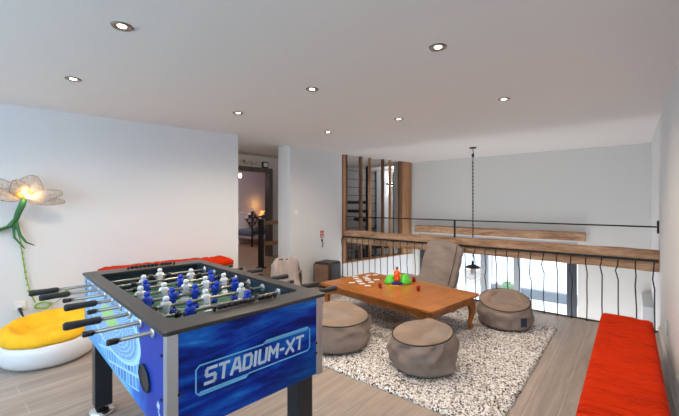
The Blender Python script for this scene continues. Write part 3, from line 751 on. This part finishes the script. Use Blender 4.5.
# cards on the table
cards = [(-2.74, 3.60, 1.1), (-2.66, 3.52, 1.15), (-2.58, 3.46, 1.1), (-2.52, 3.40, 1.2), (-2.62, 3.66, 1.05), (-2.55, 3.60, 1.1), (-2.49, 3.54, 1.0), (-2.66, 3.78, 1.2), (-2.44, 3.34, 1.25), (-2.56, 3.30, .9), (-2.40, 3.47, 1.1), (-2.60, 3.86, 1.1), (-2.33, 3.30, .8), (-2.42, 3.62, 1.0)]
cw = None
for i, (x, y, a) in enumerate(cards):
    if cw is None:
        b = B(); box2(b, (-.036, -.022, 0), (.036, .022, .004)); cw = obj('game_card', b, 'white', bev=.001); o = cw
    else: o = cw.copy(); COL.objects.link(o)
    o.location = (x, y, TZ+.0008*(i % 2)); o.rotation_euler = (0, 0, a+math.radians(-7))
    tag(o, 'white game card in the loose rows at the far left end of the coffee table', 'card', 'white cards on the coffee table')
# toy: green mounds with a coloured figure
tx, ty = -2.13, 3.62
M['tgreen'] = plain('bright_green_plastic', (.10, .62, .05), .35); M['tyel'] = plain('yellow_plastic', (.9, .55, .02), .35); M['tred'] = plain('orange_red_plastic', (.8, .10, .01), .35); M['tblue'] = plain('deep_blue_plastic', (.01, .03, .25), .35)
t = thing('toy_game', 'small green plastic game with orange and yellow tower centrepiece', 'toy', (tx, ty, TZ), .6); t.scale = (1.3, 1.3, 1.25)
for (dx, w, h) in ((-.06, .055, .085), (.07, .062, .09)):
    b = B(); lathe(b, [(w, 0), (w*.95, .02), (w*.75, h*.5), (w*.45, h*.88), (w*.1, h)], 18, (dx, 0, 0), lambda p, a: Vector((p.x*(1+.10*math.sin(3*a)), p.y*(.8+.1*math.sin(2*a)), p.z))); obj('mound', b, 'tgreen', t, True)
b = B(); box2(b, (-.05, -.06, 0), (.045, .04, .022)); obj('base', b, 'tblue', t, bev=.004, label='dark blue base')
b = B(); lathe(b, [(.028, .02), (.034, .05), (.026, .075), (.032, .10), (.018, .12), (.01, .135)], 12, (0, -.01, 0)); obj('tower', b, 'tred', t, True, label='orange red tower')
for i in range(10):
    a = i*2.4; z = .035+.009*i
    if i == 0:
        b = B(); bmesh.ops.create_icosphere(b, subdivisions=1, radius=.009); k0 = obj('knob', b, 'tyel', t, label='yellow knob'); o = k0
    else: o = cp(k0, t)
    o.location = (.032*math.cos(a), -.01+.032*math.sin(a), z)
b = B(); lathe(b, [(.006, .135), (.012, .142), (.010, .155), (.002, .162)], 10, (0, -.01, 0)); obj('flag_tip', b, 'suitdark', t)
for x, y, lab in ((-2.16, 3.30, 'small dark red cup left of the toy game on the table'), (-1.77, 3.46, 'small dark red cup at the right near the table edge'), (-2.02, 3.83, 'small dark red cup behind the toy game on the table')):
    b = B(); lathe(b, [(.016, 0), (.020, .03), (.023, .052), (.018, .052), (.014, .01)], 14); o = obj('small_cup', b, 'red', None, True); o.location = (x, y, TZ); tag(o, lab, 'cup')
    o['group'] = 'small red cups on the coffee table'
b = B(); tube(b, [(-2.13, 3.47, TZ+.004), (-2.04, 3.50, TZ+.004)], .0035, 6); tag(obj('toy_stick', b, 'tyel', None), 'thin yellow stick lying in front of the toy game', 'stick')

# ------------------------------------------------------------------ bean poufs
def pouf(name, lab, loc, R, h, rz=0, tilt=(0, 0), dent=0, seed=0, sq=2.4, wr=.012, tag_at=None, crown=.02, lean=0):
    t = thing(name, lab, 'pouf', loc, rz, 'taupe bean poufs around the coffee table')
    def shp(p, a, tilted=True):
        x, y, z = p
        k = z/h
        top = sm(.55, 1, k)
        z2 = z+top*(tilt[0]*x+tilt[1]*y)
        q = Vector((x, y, z2))
        n = noise.noise(Vector((math.cos(a)*2.2+seed, math.sin(a)*2.2, z*7)))
        n2 = noise.noise(Vector((math.cos(a)*6+seed, math.sin(a)*6+3, z*16)))
        mid = sm(0, .15, k)*sm(1.0, .85, k)
        f = 1+(n*2.2*wr+n2*1.6*wr)*mid/R*.6
        return Vector((q.x*f+lean*z, q.y*f, q.z))
    b = B(); prof = [(R*.2, .0), (R*.75, .0), (R*.90, .008), (R*.965, .03)]
    for i in range(1, 16):
        k = i/16; prof.append((R*(.965+.035*math.sin(PI*min(1, k*1.1))-.05*k*k), .03+(h-.05)*k))
    prof += [(R*.925, h-.012), (R*.90, h-.002)]
    lathe(b, prof, 72, (0, 0, 0), shp); obj('sides', b, 'taupe2', t, True)
    b = B(); pt = []
    for i in range(14):
        rr_ = R*.905*(1-i/14); u = 1-(i/14)
        pt.append((max(rr_, .003), u))
    rings = []
    n = 72
    for (r_, u) in pt:
        ring = []
        for j in range(n):
            a = 2*PI*j/n; x, y = r_*math.cos(a), r_*math.sin(a)
            zz = h+crown*(1-u*u)-.004*(u > .99)
            zz -= dent*(1-sm(.05, .70, u))
            fold = noise.noise(Vector((x*7+seed, y*7, seed)))*wr*1.6
            zz += fold*sm(1, .8, u)
            zz += tilt[0]*x+tilt[1]*y
            if dent: zz += .007*(math.sin(a*3+seed)+.8*math.sin(a*7+2*seed))*sm(.2, .6, u)*sm(1.0, .75, u)+.012*sm(.35, .75, u)*sm(1.0, .8, u)
            ring.append(b.verts.new((x+lean*h, y, zz)))
        rings.append(ring)
    for i in range(len(rings)-1):
        for j in range(n): b.faces.new((rings[i][j], rings[i][(j+1) % n], rings[i+1][(j+1) % n], rings[i+1][j]))
    b.faces.new(rings[-1])
    obj('top_panel', b, 'taupe', t, True, label='lighter brown top panel')
    b = B(); tube(b, [(R*.908*math.cos(2*PI*j/64)+lean*h, R*.908*math.sin(2*PI*j/64), h-.002+tilt[0]*R*.908*math.cos(2*PI*j/64)+tilt[1]*R*.908*math.sin(2*PI*j/64)) for j in range(64)], .0055, 6, True); obj('piping', b, 'piping', t, True)
    if tag_at:
        a, z, w, hh = tag_at; b = B(); box(b, (R*1.0*math.cos(a), R*1.0*math.sin(a), z), (.008, w, hh), a); obj('label_tag', b, 'navy', t, bev=.002, label='dark blue tag')
    return t
TA = math.radians(39.85)
pouf('bean_pouf', 'round taupe bean pouf with flat top, nearest on rug before the table', (-1.31, 2.63, .03), .268, .27, 0, (.05, .13), 0, 1.3, wr=.03, crown=.015)
pouf('bean_pouf', 'taupe bean pouf with dented top and dark tag, right of coffee table by railing', (-1.06, 4.10, .03), .28, .265, 0, (-.06, .23), .12, 4.1, wr=.02, tag_at=(-.62, .10, .07, .09), crown=.02)
pouf('bean_pouf', 'large taupe bean pouf with folded top between football table and coffee table', (-2.17, 2.54, .03), .345, .265, 0, (-.06, .03), .05, 7.7, wr=.025, tag_at=None, crown=.02)

# ------------------------------------------------------------------ bean bag chair (high back)
def bake(o):
    dg = bpy.context.evaluated_depsgraph_get(); e = o.evaluated_get(dg)
    me = bpy.data.meshes.new_from_object(e); o.modifiers.clear(); o.data = me
    for p in me.polygons: p.use_smooth = True
BC = thing('bean_bag_chair', 'high-backed taupe bean bag chair leaning against the beam railing', 'bean bag chair', (-2.12, 4.33, .03), math.radians(10))
b = B()
def ell(bm, c, r, rot=None, e=2.6):
    rs = bmesh.ops.create_uvsphere(bm, u_segments=40, v_segments=24, radius=1)
    for v in rs['verts']:
        p = v.co.copy(); l = (abs(p.x)**e+abs(p.y)**e+abs(p.z)**e)**(1/e); p = p/l
        p = Vector((p.x*r[0], p.y*r[1], p.z*r[2]))
        if rot: p = rot @ p
        v.co = p+Vector(c)
RB = Matrix.Rotation(-.30, 3, 'X') @ Matrix.Rotation(.17, 3, 'Y'); CB = Vector((.17, .17, .47))
ell(b, (0, -.02, .15), (.36, .33, .15), None, 2.4)
ell(b, (-.21, -.04, .19), (.27, .24, .15), Matrix.Rotation(.15, 3, 'Y'), 2.4)
ell(b, CB, (.25, .085, .345), RB, 7)
bc = obj('cover', b, 'taupe2', BC)
md = bc.modifiers.new('r', 'REMESH'); md.mode = 'VOXEL'; md.voxel_size = .016
md = bc.modifiers.new('s', 'SMOOTH'); md.iterations = 9; md.factor = .6
bpy.context.view_layer.update(); bake(bc)
for v in bc.data.vertices:
    p = v.co; n = noise.noise(Vector((p.x*5+p.z*3, p.y*4, p.z*9+2)))*.022+noise.noise(Vector((p.x*12, p.y*9, p.z*18)))*.010
    if p.z > .03: v.co += v.normal*n
b = B(); R_ = RB
pts = []
for u, w in [(.17, -.34), (.175, -.2), (.18, 0), (.175, .2), (.165, .31)]:
    p = R_ @ Vector((u, -.088, w))+CB; pts.append(p)
tube(b, pts, .005, 6); obj('piping', b, 'piping', BC, True)

# ------------------------------------------------------------------ small chair with throw, leather cube seat
TC = thing('draped_chair', 'small chair draped with a beige throw beside the hallway opening', 'chair', (-3.60, 3.20, 0), math.radians(-140))
for sx in (1, -1):
    b = B(); tube(b, [(sx*.17, -.17, 0), (sx*.17, -.16, .34), (sx*.165, -.10, .37), (sx*.16, .16, .36)], .009, 8); obj('leg', b, 'iron', TC, True)
    b = B(); tube(b, [(sx*.175, .19, 0), (sx*.17, .16, .36), (sx*.16, .20, .54), (sx*.12, .215, .61), (0, .22, .625)], .009, 8); obj('leg', b, 'iron', TC, True)
b = B(); box2(b, (-.16, -.15, .36), (.16, .16, .385)); obj('seat', b, 'suitdark', TC, bev=.01)
b = B(); nU, nV = 26, 40; prof = []
for i in range(nV+1):
    s_ = i/nV
    if s_ < .42: p = Vector((0, .245+.02*math.sin(s_*9), .10+s_/.42*.53))
    elif s_ < .5: k = (s_-.42)/.08; p = Vector((0, .235-.05*k, .63+.012*math.sin(k*PI)))
    elif s_ < .68: k = (s_-.5)/.18; p = Vector((0, .185-.08*k, .63-.22*k))
    elif s_ < .82: k = (s_-.68)/.14; p = Vector((0, .105-.30*k, .41-.01*k))
    else: k = (s_-.82)/.18; p = Vector((0, -.195-.03*k, .40-.27*k))
    prof.append(p)
gr = []
for i, p in enumerate(prof):
    row = []
    for j in range(nU+1):
        u = -1+2*j/nU
        hw = .175+.025*noise.noise(Vector((i*.3, 2, 0)))+.05*sm(.30, .0, i/nV)
        side_ = sm(.75, 1, abs(u))
        top_ = sm(.35, .42, i/nV)*sm(.62, .52, i/nV)
        n = noise.noise(Vector((u*3.2, i*.14, 1)))*.045+noise.noise(Vector((u*8, i*.1, 5)))*.025
        z = p.z-side_*.06*top_-.05*sm(.25, .0, abs(u+.15))*top_-.03*(u > 0)*sm(0, .3, u)*top_
        row.append(b.verts.new((u*hw, p.y+n+(.02*math.sin(u*9+i*.2) if i < 18 or i > 32 else 0), z+abs(n)*.6+(.05*noise.noise(Vector((u*2, 9, 0))) if i in (0, nV) else 0))))
    gr.append(row)
for i in range(nV):
    for j in range(nU): b.faces.new((gr[i][j], gr[i+1][j], gr[i+1][j+1], gr[i][j+1]))
o = obj('throw', b, 'throw', TC, True); md = o.modifiers.new('t', 'SOLIDIFY'); md.thickness = .008; md.offset = 1

LC = thing('leather_cube_seat', 'small brown leather cube seat against the wall below red sign', 'seat', (-3.80, 4.25, 0), math.radians(8))
b = B(); box2(b, (-.16, -.17, .0), (.17, .17, .41)); obj('body', b, 'suitdark', LC, bev=.05, segs=4)
b = B(); box2(b, (-.13, -.185, .03), (.13, -.165, .375)); obj('front_panel', b, 'suitcase', LC, bev=.012, segs=2, label='worn tan brown front panel')
b = B(); tube(b, [(-.155, -.165, .03), (-.155, -.165, .36), (-.12, -.165, .405), (.12, -.165, .405), (.165, -.165, .36), (.165, -.165, .03)], .009, 6); obj('piping', b, 'suitdark', LC, True)

# ------------------------------------------------------------------ orange benches
def bench(lab, loc, rz, length, width, top, seed, hleg):
    t = thing('upholstered_bench', lab, 'bench', loc, rz, 'orange cushioned benches along the walls')
    b = B(); n = int(length*40); w = 14; th = .075
    g = {}
    for sd in (0, 1):
        for i in range(n+1):
            for j in range(w+1):
                u, v = i/n, j/w; x = -length/2+length*u; y = -width/2+width*v
                e = sm(0, .018/length*2, min(u, 1-u))*sm(0, .07, min(v, 1-v))
                if sd: z = top-.022*(1-e)+(noise.noise(Vector((x*4+y*2.5, y*1.5-x*1.2, seed)))*.014-max(0, .12-abs(noise.noise(Vector((x*9+y*4.5, y*1.5-x, seed+4)))))*.11)*e
                else: z = top-th
                g[sd, i, j] = b.verts.new((x, y, z))
    for i in range(n):
        for j in range(w):
            for sd in (0, 1): b.faces.new((g[sd, i, j], g[sd, i+1, j], g[sd, i+1, j+1], g[sd, i, j+1]))
    for i in range(n):
        for j in (0, w): b.faces.new((g[0, i, j], g[0, i+1, j], g[1, i+1, j], g[1, i, j]))
    for j in range(w):
        for i in (0, n): b.faces.new((g[0, i, j], g[0, i, j+1], g[1, i, j+1], g[1, i, j]))
    obj('cushion', b, 'orange', t, True)
    b = B(); box2(b, (-length/2+.01, -width/2+.01, top-th-.03), (length/2-.01, width/2-.01, top-th)); obj('seat_board', b, 'suitdark', t)
    for sx in (1, -1):
        for sy in (1, -1):
            b = B(); x, y = sx*(length/2-.08), sy*(width/2-.04); box2(b, (x-.02, y-.02, 0), (x+.02, y+.02, top-th-.03)); obj('leg', b, 'suitdark', t)
    return t
bench('long low bench with wrinkled orange cushion along the right wall', (-.025, 2.87, 0), PI/2, 2.15, .345, .37, 1, .3)
al = PI/2-math.atan(.171)
bench('tall orange cushioned bench along left wall behind the football table', (-3.90, 1.76, 0), al, 1.30, .34, .70, 5, .6)

# ------------------------------------------------------------------ inflatable chair
t = thing('inflatable_seat', 'white inflatable round seat with fluffy yellow top under the flower lamp', 'seat', (-3.93, .72, 0))
b = B(); R = .34; prof = []
lathe(b, [(R*.55, .0), (R*.82, .004), (R*.95, .035), (R*1.03, .09), (R*1.05, .15), (R*1.02, .205), (R*.95, .235), (R*.8, .22), (R*.5, .20)], 56, (0, 0, 0), lambda p, a: Vector((p.x, p.y, p.z*(1+.10*math.cos(a-2.6))))); obj('inflatable_base', b, 'vinyl', t, True)
b = B(); lathe(b, [(R*1.0, .222), (R*1.015, .245), (R*1.0, .27), (R*.96, .295), (R*.90, .312), (R*.82, .32), (R*.74, .315), (R*.66, .295), (R*.58, .265), (R*.5, .24), (R*.35, .232), (R*.2, .23), (R*.01, .23)], 110, (0, 0, 0), lambda p, a: Vector((p.x*(1+.012*math.sin(9*a)), p.y*(1+.012*math.cos(7*a)), p.z*(1+.10*math.cos(a-2.6))+(.012*noise.noise(Vector((p.x*16, p.y*16, 0)))+.010*noise.noise(Vector((p.x*45, p.y*45, 3))))*(1 if p.z > .25 else .3)))); obj('plush_cover', b, 'yellow', t, True)

# ------------------------------------------------------------------ flower lamp on left wall
nW = Vector((1, -.171, 0)).normalized(); tW = Vector((.171, 1, 0)).normalized(); FL0 = Vector((wx(.585), .585, 0))
t = thing('flower_lamp', 'glowing flower wall lamp with woven petals and green stem', 'lamp', tuple(FL0), math.atan2(nW.y, nW.x))
# local frame: x out of the wall, y along the wall (to the right in view), z up
ctr = Vector((.16, .03, 1.385))
def petal(ang, elev, ln, wd, seed):
    # direction: in the wall plane at angle ang, leaning out of the wall by elev
    d = Vector((math.sin(elev), math.cos(ang)*math.cos(elev), math.sin(ang)*math.cos(elev)))
    s = d.cross(Vector((1, 0, 0))).normalized(); nn = s.cross(d).normalized()
    b = B(); nu, nv = 14, 8; g = []; edge = {}
    for i in range(nu+1):
        u = i/nu; hw = wd*(math.sin(PI*min(1, u**.75*.93+.04)))**.8*.5+.006; row = []
        for j in range(nv+1):
            v = -1+2*j/nv
            p = ctr+d*(.03+ln*u)+s*(hw*v)+nn*(.10*ln*math.sin(PI*u*.9)-.25*hw*v*v)*1.2+nn*.01*noise.noise(Vector((u*4, v*3, seed)))
            row.append(b.verts.new(p))
        g.append(row)
    for i in range(nu):
        for j in range(nv): b.faces.new((g[i][j], g[i+1][j], g[i+1][j+1], g[i][j+1]))
    e = [g[i][0].co.copy() for i in range(nu+1)]+[g[nu][j].co.copy() for j in range(1, nv)]+[g[i][nv].co.copy() for i in range(nu, -1, -1)]
    po = obj('petal', b, 'petal', t, True)
    b = B(); tube(b, e, .0032, 5); tube(b, [g_ for g_ in e[:1]]+[ctr+d*(.03+ln*q/6)+nn*(.10*ln*math.sin(PI*q/6*.9))*1.2 for q in range(1, 7)], .0016, 4); obj('petal_wire', b, 'wire', po, True)
for ang, el, ln, wd, sd in [(math.radians(138), .15, .24, .105, 1), (math.radians(72), .10, .20, .185, 2), (math.radians(14), .30, .26, .10, 3), (math.radians(-4), .10, .26, .07, 4), (math.radians(163), .20, .27, .09, 5), (math.radians(108), .45, .17, .12, 6)]:
    petal(ang, el, ln, wd, sd)
b = B()
for i in range(22):
    a = i*2.4; q = .3+.7*(i % 5)/5; d = Vector((.5*q+.1, math.cos(a)*.55, abs(math.sin(a))*.8+.35)).normalized()
    tube(b, [ctr, ctr+d*.05, ctr+d*.085+Vector((.005, 0, .01))], [.002, .002, .0045], 5)
obj('stamens', b, 'stamen', t, True)
b = B(); bmesh.ops.create_icosphere(b, subdivisions=3, radius=.020, matrix=Matrix.Translation(ctr+Vector((.03, .025, .03)))); obj('bulb', b, 'bulb2', t, True)
b = B(); base = [ctr+Vector((0, 0, .01)), ctr+Vector((-.02, -.015, -.05)), Vector((.10, -.01, 1.27)), Vector((.07, -.03, 1.20)), Vector((.05, -.08, 1.14))]
tube(b, base+[Vector((.04, -.18, 1.09)), Vector((.04, -.30, 1.06))], [.022, .026, .024, .021, .017, .014, .010], 8)
tube(b, [base[3], Vector((.055, -.02, 1.13)), Vector((.05, .0, 1.06)), Vector((.05, .04, .99)), Vector((.05, .10, .955))], [.016, .014, .011, .008, .004], 8)
tube(b, [base[3], Vector((.05, -.045, 1.12)), Vector((.045, -.04, 1.04)), Vector((.04, .01, .96)), Vector((.04, .03, .93))], [.014, .011, .009, .006, .003], 8)
tube(b, [base[2], Vector((.07, -.06, 1.15)), Vector((.05, -.2, 1.10)), Vector((.03, -.34, 1.02))], [.014, .012, .009, .005], 8)
box2(b, (0, -.06, 1.13), (.05, -.02, 1.18))
obj('stem', b, 'green_stem', t, True)
b = B(); zc = [(.02, -.02, 1.1), (.015, .0, 1.0), (.012, .015, .85), (.012, .04, .66), (.012, .07, .50), (.012, .105, .41)]
tube(b, zc, .0045, 6)
tube(b, [(.015+.006*math.sin(q), .155+.055*math.cos(q*PI/8), .375+.028*math.sin(q*PI/8)) for q in range(16)], .008, 6, True)
tube(b, [(.012, .205, .37), (.012, .26, .39), (.012, .31, .43), (.012, .30, .47)], .003, 6)
for i in range(8):
    z = .95-.06*i; box(b, (.014, .005+.012*i*.6, z), (.010, .016, .016), 0)
obj('cord', b, 'lime', t, True)
b = B()
for (y, z, a) in [(.31, .44, .5), (.28, .47, 2.2), (.33, .47, 1.2)]:
    d = Vector((0, math.cos(a), math.sin(a))); s = Vector((0, -math.sin(a), math.cos(a))); p0 = Vector((.014, y, z))
    vs = [b.verts.new(p0+d*u*.05+s*w*.014+Vector((.004*abs(w), 0, 0))) for u, w in ((0, 0), (.3, 1), (.7, .9), (1, 0), (.7, -.9), (.3, -1))]; b.faces.new(vs)
lf = obj('leaves', b, 'lime', t); md = lf.modifiers.new('t', 'SOLIDIFY'); md.thickness = .002
ld = bpy.data.lights.new('flower_light', 'POINT'); ld.energy = 1.5; ld.color = (1, .62, .30); ld.shadow_soft_size = .025
lo = bpy.data.objects.new('flower_light', ld); COL.objects.link(lo); lo.parent = t; lo.location = ctr+Vector((.065, .03, .045))

# socket with plug (left wall)
ws = lambda y, d: (wx(y)+d, y)
t = thing('wall_socket', 'white wall socket with a black plug above the yellow seat', 'socket', (wx(.58), .58, .40), math.atan2(nW.y, nW.x))
b = B(); box2(b, (0, -.042, -.042), (.012, .042, .042)); obj('cover_plate', b, 'socket', t, bev=.003)
b = B(); lathe(b, [(.019, 0), (.022, .012), (.018, .014)], 16, (.0, 0, -.005), None, Matrix.Rotation(PI/2, 3, 'Y')); obj('outlet', b, 'white', t, True)
b = B(); tube(b, [(.010, 0, -.03), (.045, .005, -.035), (.05, .02, -.08), (.035, .035, -.12), (.02, .04, -.16)], [.016, .014, .008, .004, .003], 8); tag(obj('plug', b, 'black', None, True), 'black plug and cable in the left wall socket', 'plug')
o = bpy.data.objects['plug']; o.location = (wx(.58), .58, .40); o.rotation_euler = (0, 0, math.atan2(nW.y, nW.x))
t = thing('wall_socket', 'white double socket plate on right wall beside the orange bench', 'socket', (.24, 3.92, .33))
b = B(); box2(b, (-.010, -.04, -.055), (0, .04, .055)); obj('cover_plate', b, 'lightframe', t, bev=.003)
b = B(); box2(b, (-.014, -.025, -.04), (-.009, .025, .04)); obj('outlet', b, 'socket', t, bev=.003)
t = thing('light_switch', 'small white light switch on the wall right of the hallway opening', 'switch', (-4.07, 3.80, 1.215))
b = B(); box2(b, (0, -.04, -.04), (.010, .04, .04)); obj('cover_plate', b, 'socket', t, bev=.002)
b = B(); box2(b, (.01, -.026, -.026), (.014, .026, .026)); obj('rocker', b, 'white', t, bev=.002)
t = thing('fire_sign', 'small red and white sign on wall left of the timber screen', 'sign', (-4.07, 4.40, .825))
b = B(); box2(b, (0, -.05, -.065), (.004, .05, .065)); obj('board', b, plain('sign_white', (.75, .68, .66), .5), t)
b = B()
for (y0, z0, y1, z1) in [(-.045, .02, -.005, .06), (.005, .02, .045, .06), (-.045, -.03, -.005, .01), (.005, -.03, .045, .01), (-.045, -.06, .045, -.04)]: box2(b, (.004, y0, z0), (.006, y1, z1))
obj('symbols', b, plain('sign_red', (.45, .05, .04), .5), t)
b = B(); tube(b, [(-4.062, 4.40, .72), (-4.045, 4.40, .68), (-4.045, 4.40, .63), (-4.055, 4.40, .60)], .007, 6); box2(b, (-4.07, 4.385, .70), (-4.058, 4.415, .74)); tag(obj('wall_hook', b, 'iron', None, True), 'small dark hook on the wall under the red sign', 'hook')

# ------------------------------------------------------------------ outside
b = B(); box2(b, (-40, 7.25, -2.7), (25, 60, -2.62)); struct('ground_terrace', b, 'ground')
b = B(); box2(b, (-12, 16.2, -2.62), (4, 16.5, -2.25)); tag(obj('kerb_wall', b, 'kerb'), 'low grey kerb wall outside beyond the tall window', 'kerb')
b = B(); box2(b, (-8.2, 19.5, -2.62), (-5.6, 20.1, 1.2)); tag(obj('gate_pillar', b, 'pinkwall'), 'pale pinkish rendered wall outside behind the pendant lamp', 'wall')
t = thing('planter_shrub', 'bright green shrub in a white pot outside the window', 'plant', (-3.35, 13.4, -2.62))
b = B(); lathe(b, [(.18, 0), (.27, .55), (.29, .6), (.25, .6), (.22, .5)], 20); obj('pot', b, 'white', t, True)
b = B(); r5 = random.Random(9)
for i in range(420):
    a = r5.uniform(0, 2*PI); ph = r5.uniform(-.9, 1.5); R = .30*r5.uniform(.6, 1)
    p = Vector((R*math.cos(a)*math.cos(ph), R*math.sin(a)*math.cos(ph), .88+R*math.sin(ph)))
    d = Vector((r5.uniform(-1, 1), r5.uniform(-1, 1), r5.uniform(-.3, 1))).normalized()*.07; s = d.cross(Vector((r5.uniform(-1, 1), .3, .5))).normalized()*.022
    b.faces.new([b.verts.new(p), b.verts.new(p+d*.5+s), b.verts.new(p+d), b.verts.new(p+d*.5-s)])
tube(b, [(0, 0, .5), (0, 0, .9)], .03, 6)
obj('foliage', b, 'leafgreen', t)
b = B(); tube(b, [(-3.95, 14.2, -2.62), (-3.95, 14.2, -1.7)], .05, 10); lathe(b, [(.08, 0), (.08, .03), (.05, .05)], 12, (-3.95, 14.2, -2.62)); tag(obj('bollard', b, plain('dark_red_paint', (.12, .03, .03), .5), None, True), 'dark reddish post outside left of the green shrub', 'post')

# ------------------------------------------------------------------ light
w = bpy.data.worlds.new('World'); S.world = w; w.use_nodes = True; nt = w.node_tree
bg = nt.nodes['Background']; tc = N(nt, 'ShaderNodeTexCoord'); sp = N(nt, 'ShaderNodeSeparateXYZ'); L(nt, tc.outputs['Generated'], sp.inputs[0])
c = ramp(nt, sp.outputs[2], [(0, (.92, .96, 1)), (.6, (.62, .78, 1))]); L(nt, c, bg.inputs[0]); bg.inputs[1].default_value = 2.2
def portal(loc, rot, sx, sy):
    ld = bpy.data.lights.new('window_portal', 'AREA'); ld.shape = 'RECTANGLE'; ld.size = sx; ld.size_y = sy; ld.cycles.is_portal = True
    o = bpy.data.objects.new('window_portal', ld); COL.objects.link(o); o.location = loc; o.rotation_euler = rot
ld = bpy.data.lights.new('daylight_stand_in', 'AREA'); ld.shape = 'RECTANGLE'; ld.size = 4.1; ld.size_y = 1.55; ld.energy = 88; ld.color = (.60, .80, 1)  # area light added outside the unseen near window, standing in for daylight
o = bpy.data.objects.new('daylight_stand_in', ld); COL.objects.link(o); o.location = (-2.25, -2.12, 1.32); o.rotation_euler = (PI/2, 0, 0)
portal((-2.1, 7.04, -.98), (-PI/2, 0, PI), 2.9, 3.2)
def point(loc, e, col, r=.1):
    ld = bpy.data.lights.new('lamp_or_fill_light', 'POINT'); ld.energy = e; ld.color = col; ld.shadow_soft_size = r
    o = bpy.data.objects.new('lamp_or_fill_light', ld); COL.objects.link(o); o.location = loc
point((-8.6, 5.6, 2.02), 34, (1, .86, .86), .05)
point((-9.9, 7.5, 1.3), 3, (1, .5, .15), .05)
point((-5.6, 10.0, 2.2), 42, (.95, .95, 1), .1)  # added fill for the stair room, no lamp modelled here
point((-5.8, 3.4, 2.3), 9, (1, .82, .62), .06)  # unseen soft fill added to brighten the corridor
point((-1.0, 6.1, -1.5), 56, (.97, .97, 1), .8)  # added fill in the lower room, brightens far wall and ceiling from below
point((-3.1, 6.1, -1.5), 54, (1, .95, .9), .8)  # second unseen fill added in the lower room

sl = bpy.data.lights.new('sun', 'SUN'); sl.energy = 2.5; sl.angle = .02; sl.color = (1, .95, .88); so = bpy.data.objects.new('sun', sl); COL.objects.link(so)
so.rotation_euler = Vector((-.62, .10, -.78)).to_track_quat('-Z', 'Y').to_euler()
# ------------------------------------------------------------------ camera
cd = bpy.data.cameras.new('Camera'); cam = bpy.data.objects.new('Camera', cd); COL.objects.link(cam)
cam.location = (0, 0, 1.35); cam.rotation_euler = (PI/2, 0, math.radians(39.85))
cd.sensor_width = 36; cd.lens = 36*348/679; cd.shift_y = -4.5/679; cd.clip_start = .02; cd.clip_end = 200
S.camera = cam
S.view_settings.view_transform = 'Standard'; S.view_settings.look = 'None'; S.view_settings.gamma = 1; S.view_settings.exposure = .45
S.cycles.max_bounces = 14; S.cycles.diffuse_bounces = 8; S.cycles.transparent_max_bounces = 16
S.cycles.use_denoising = True
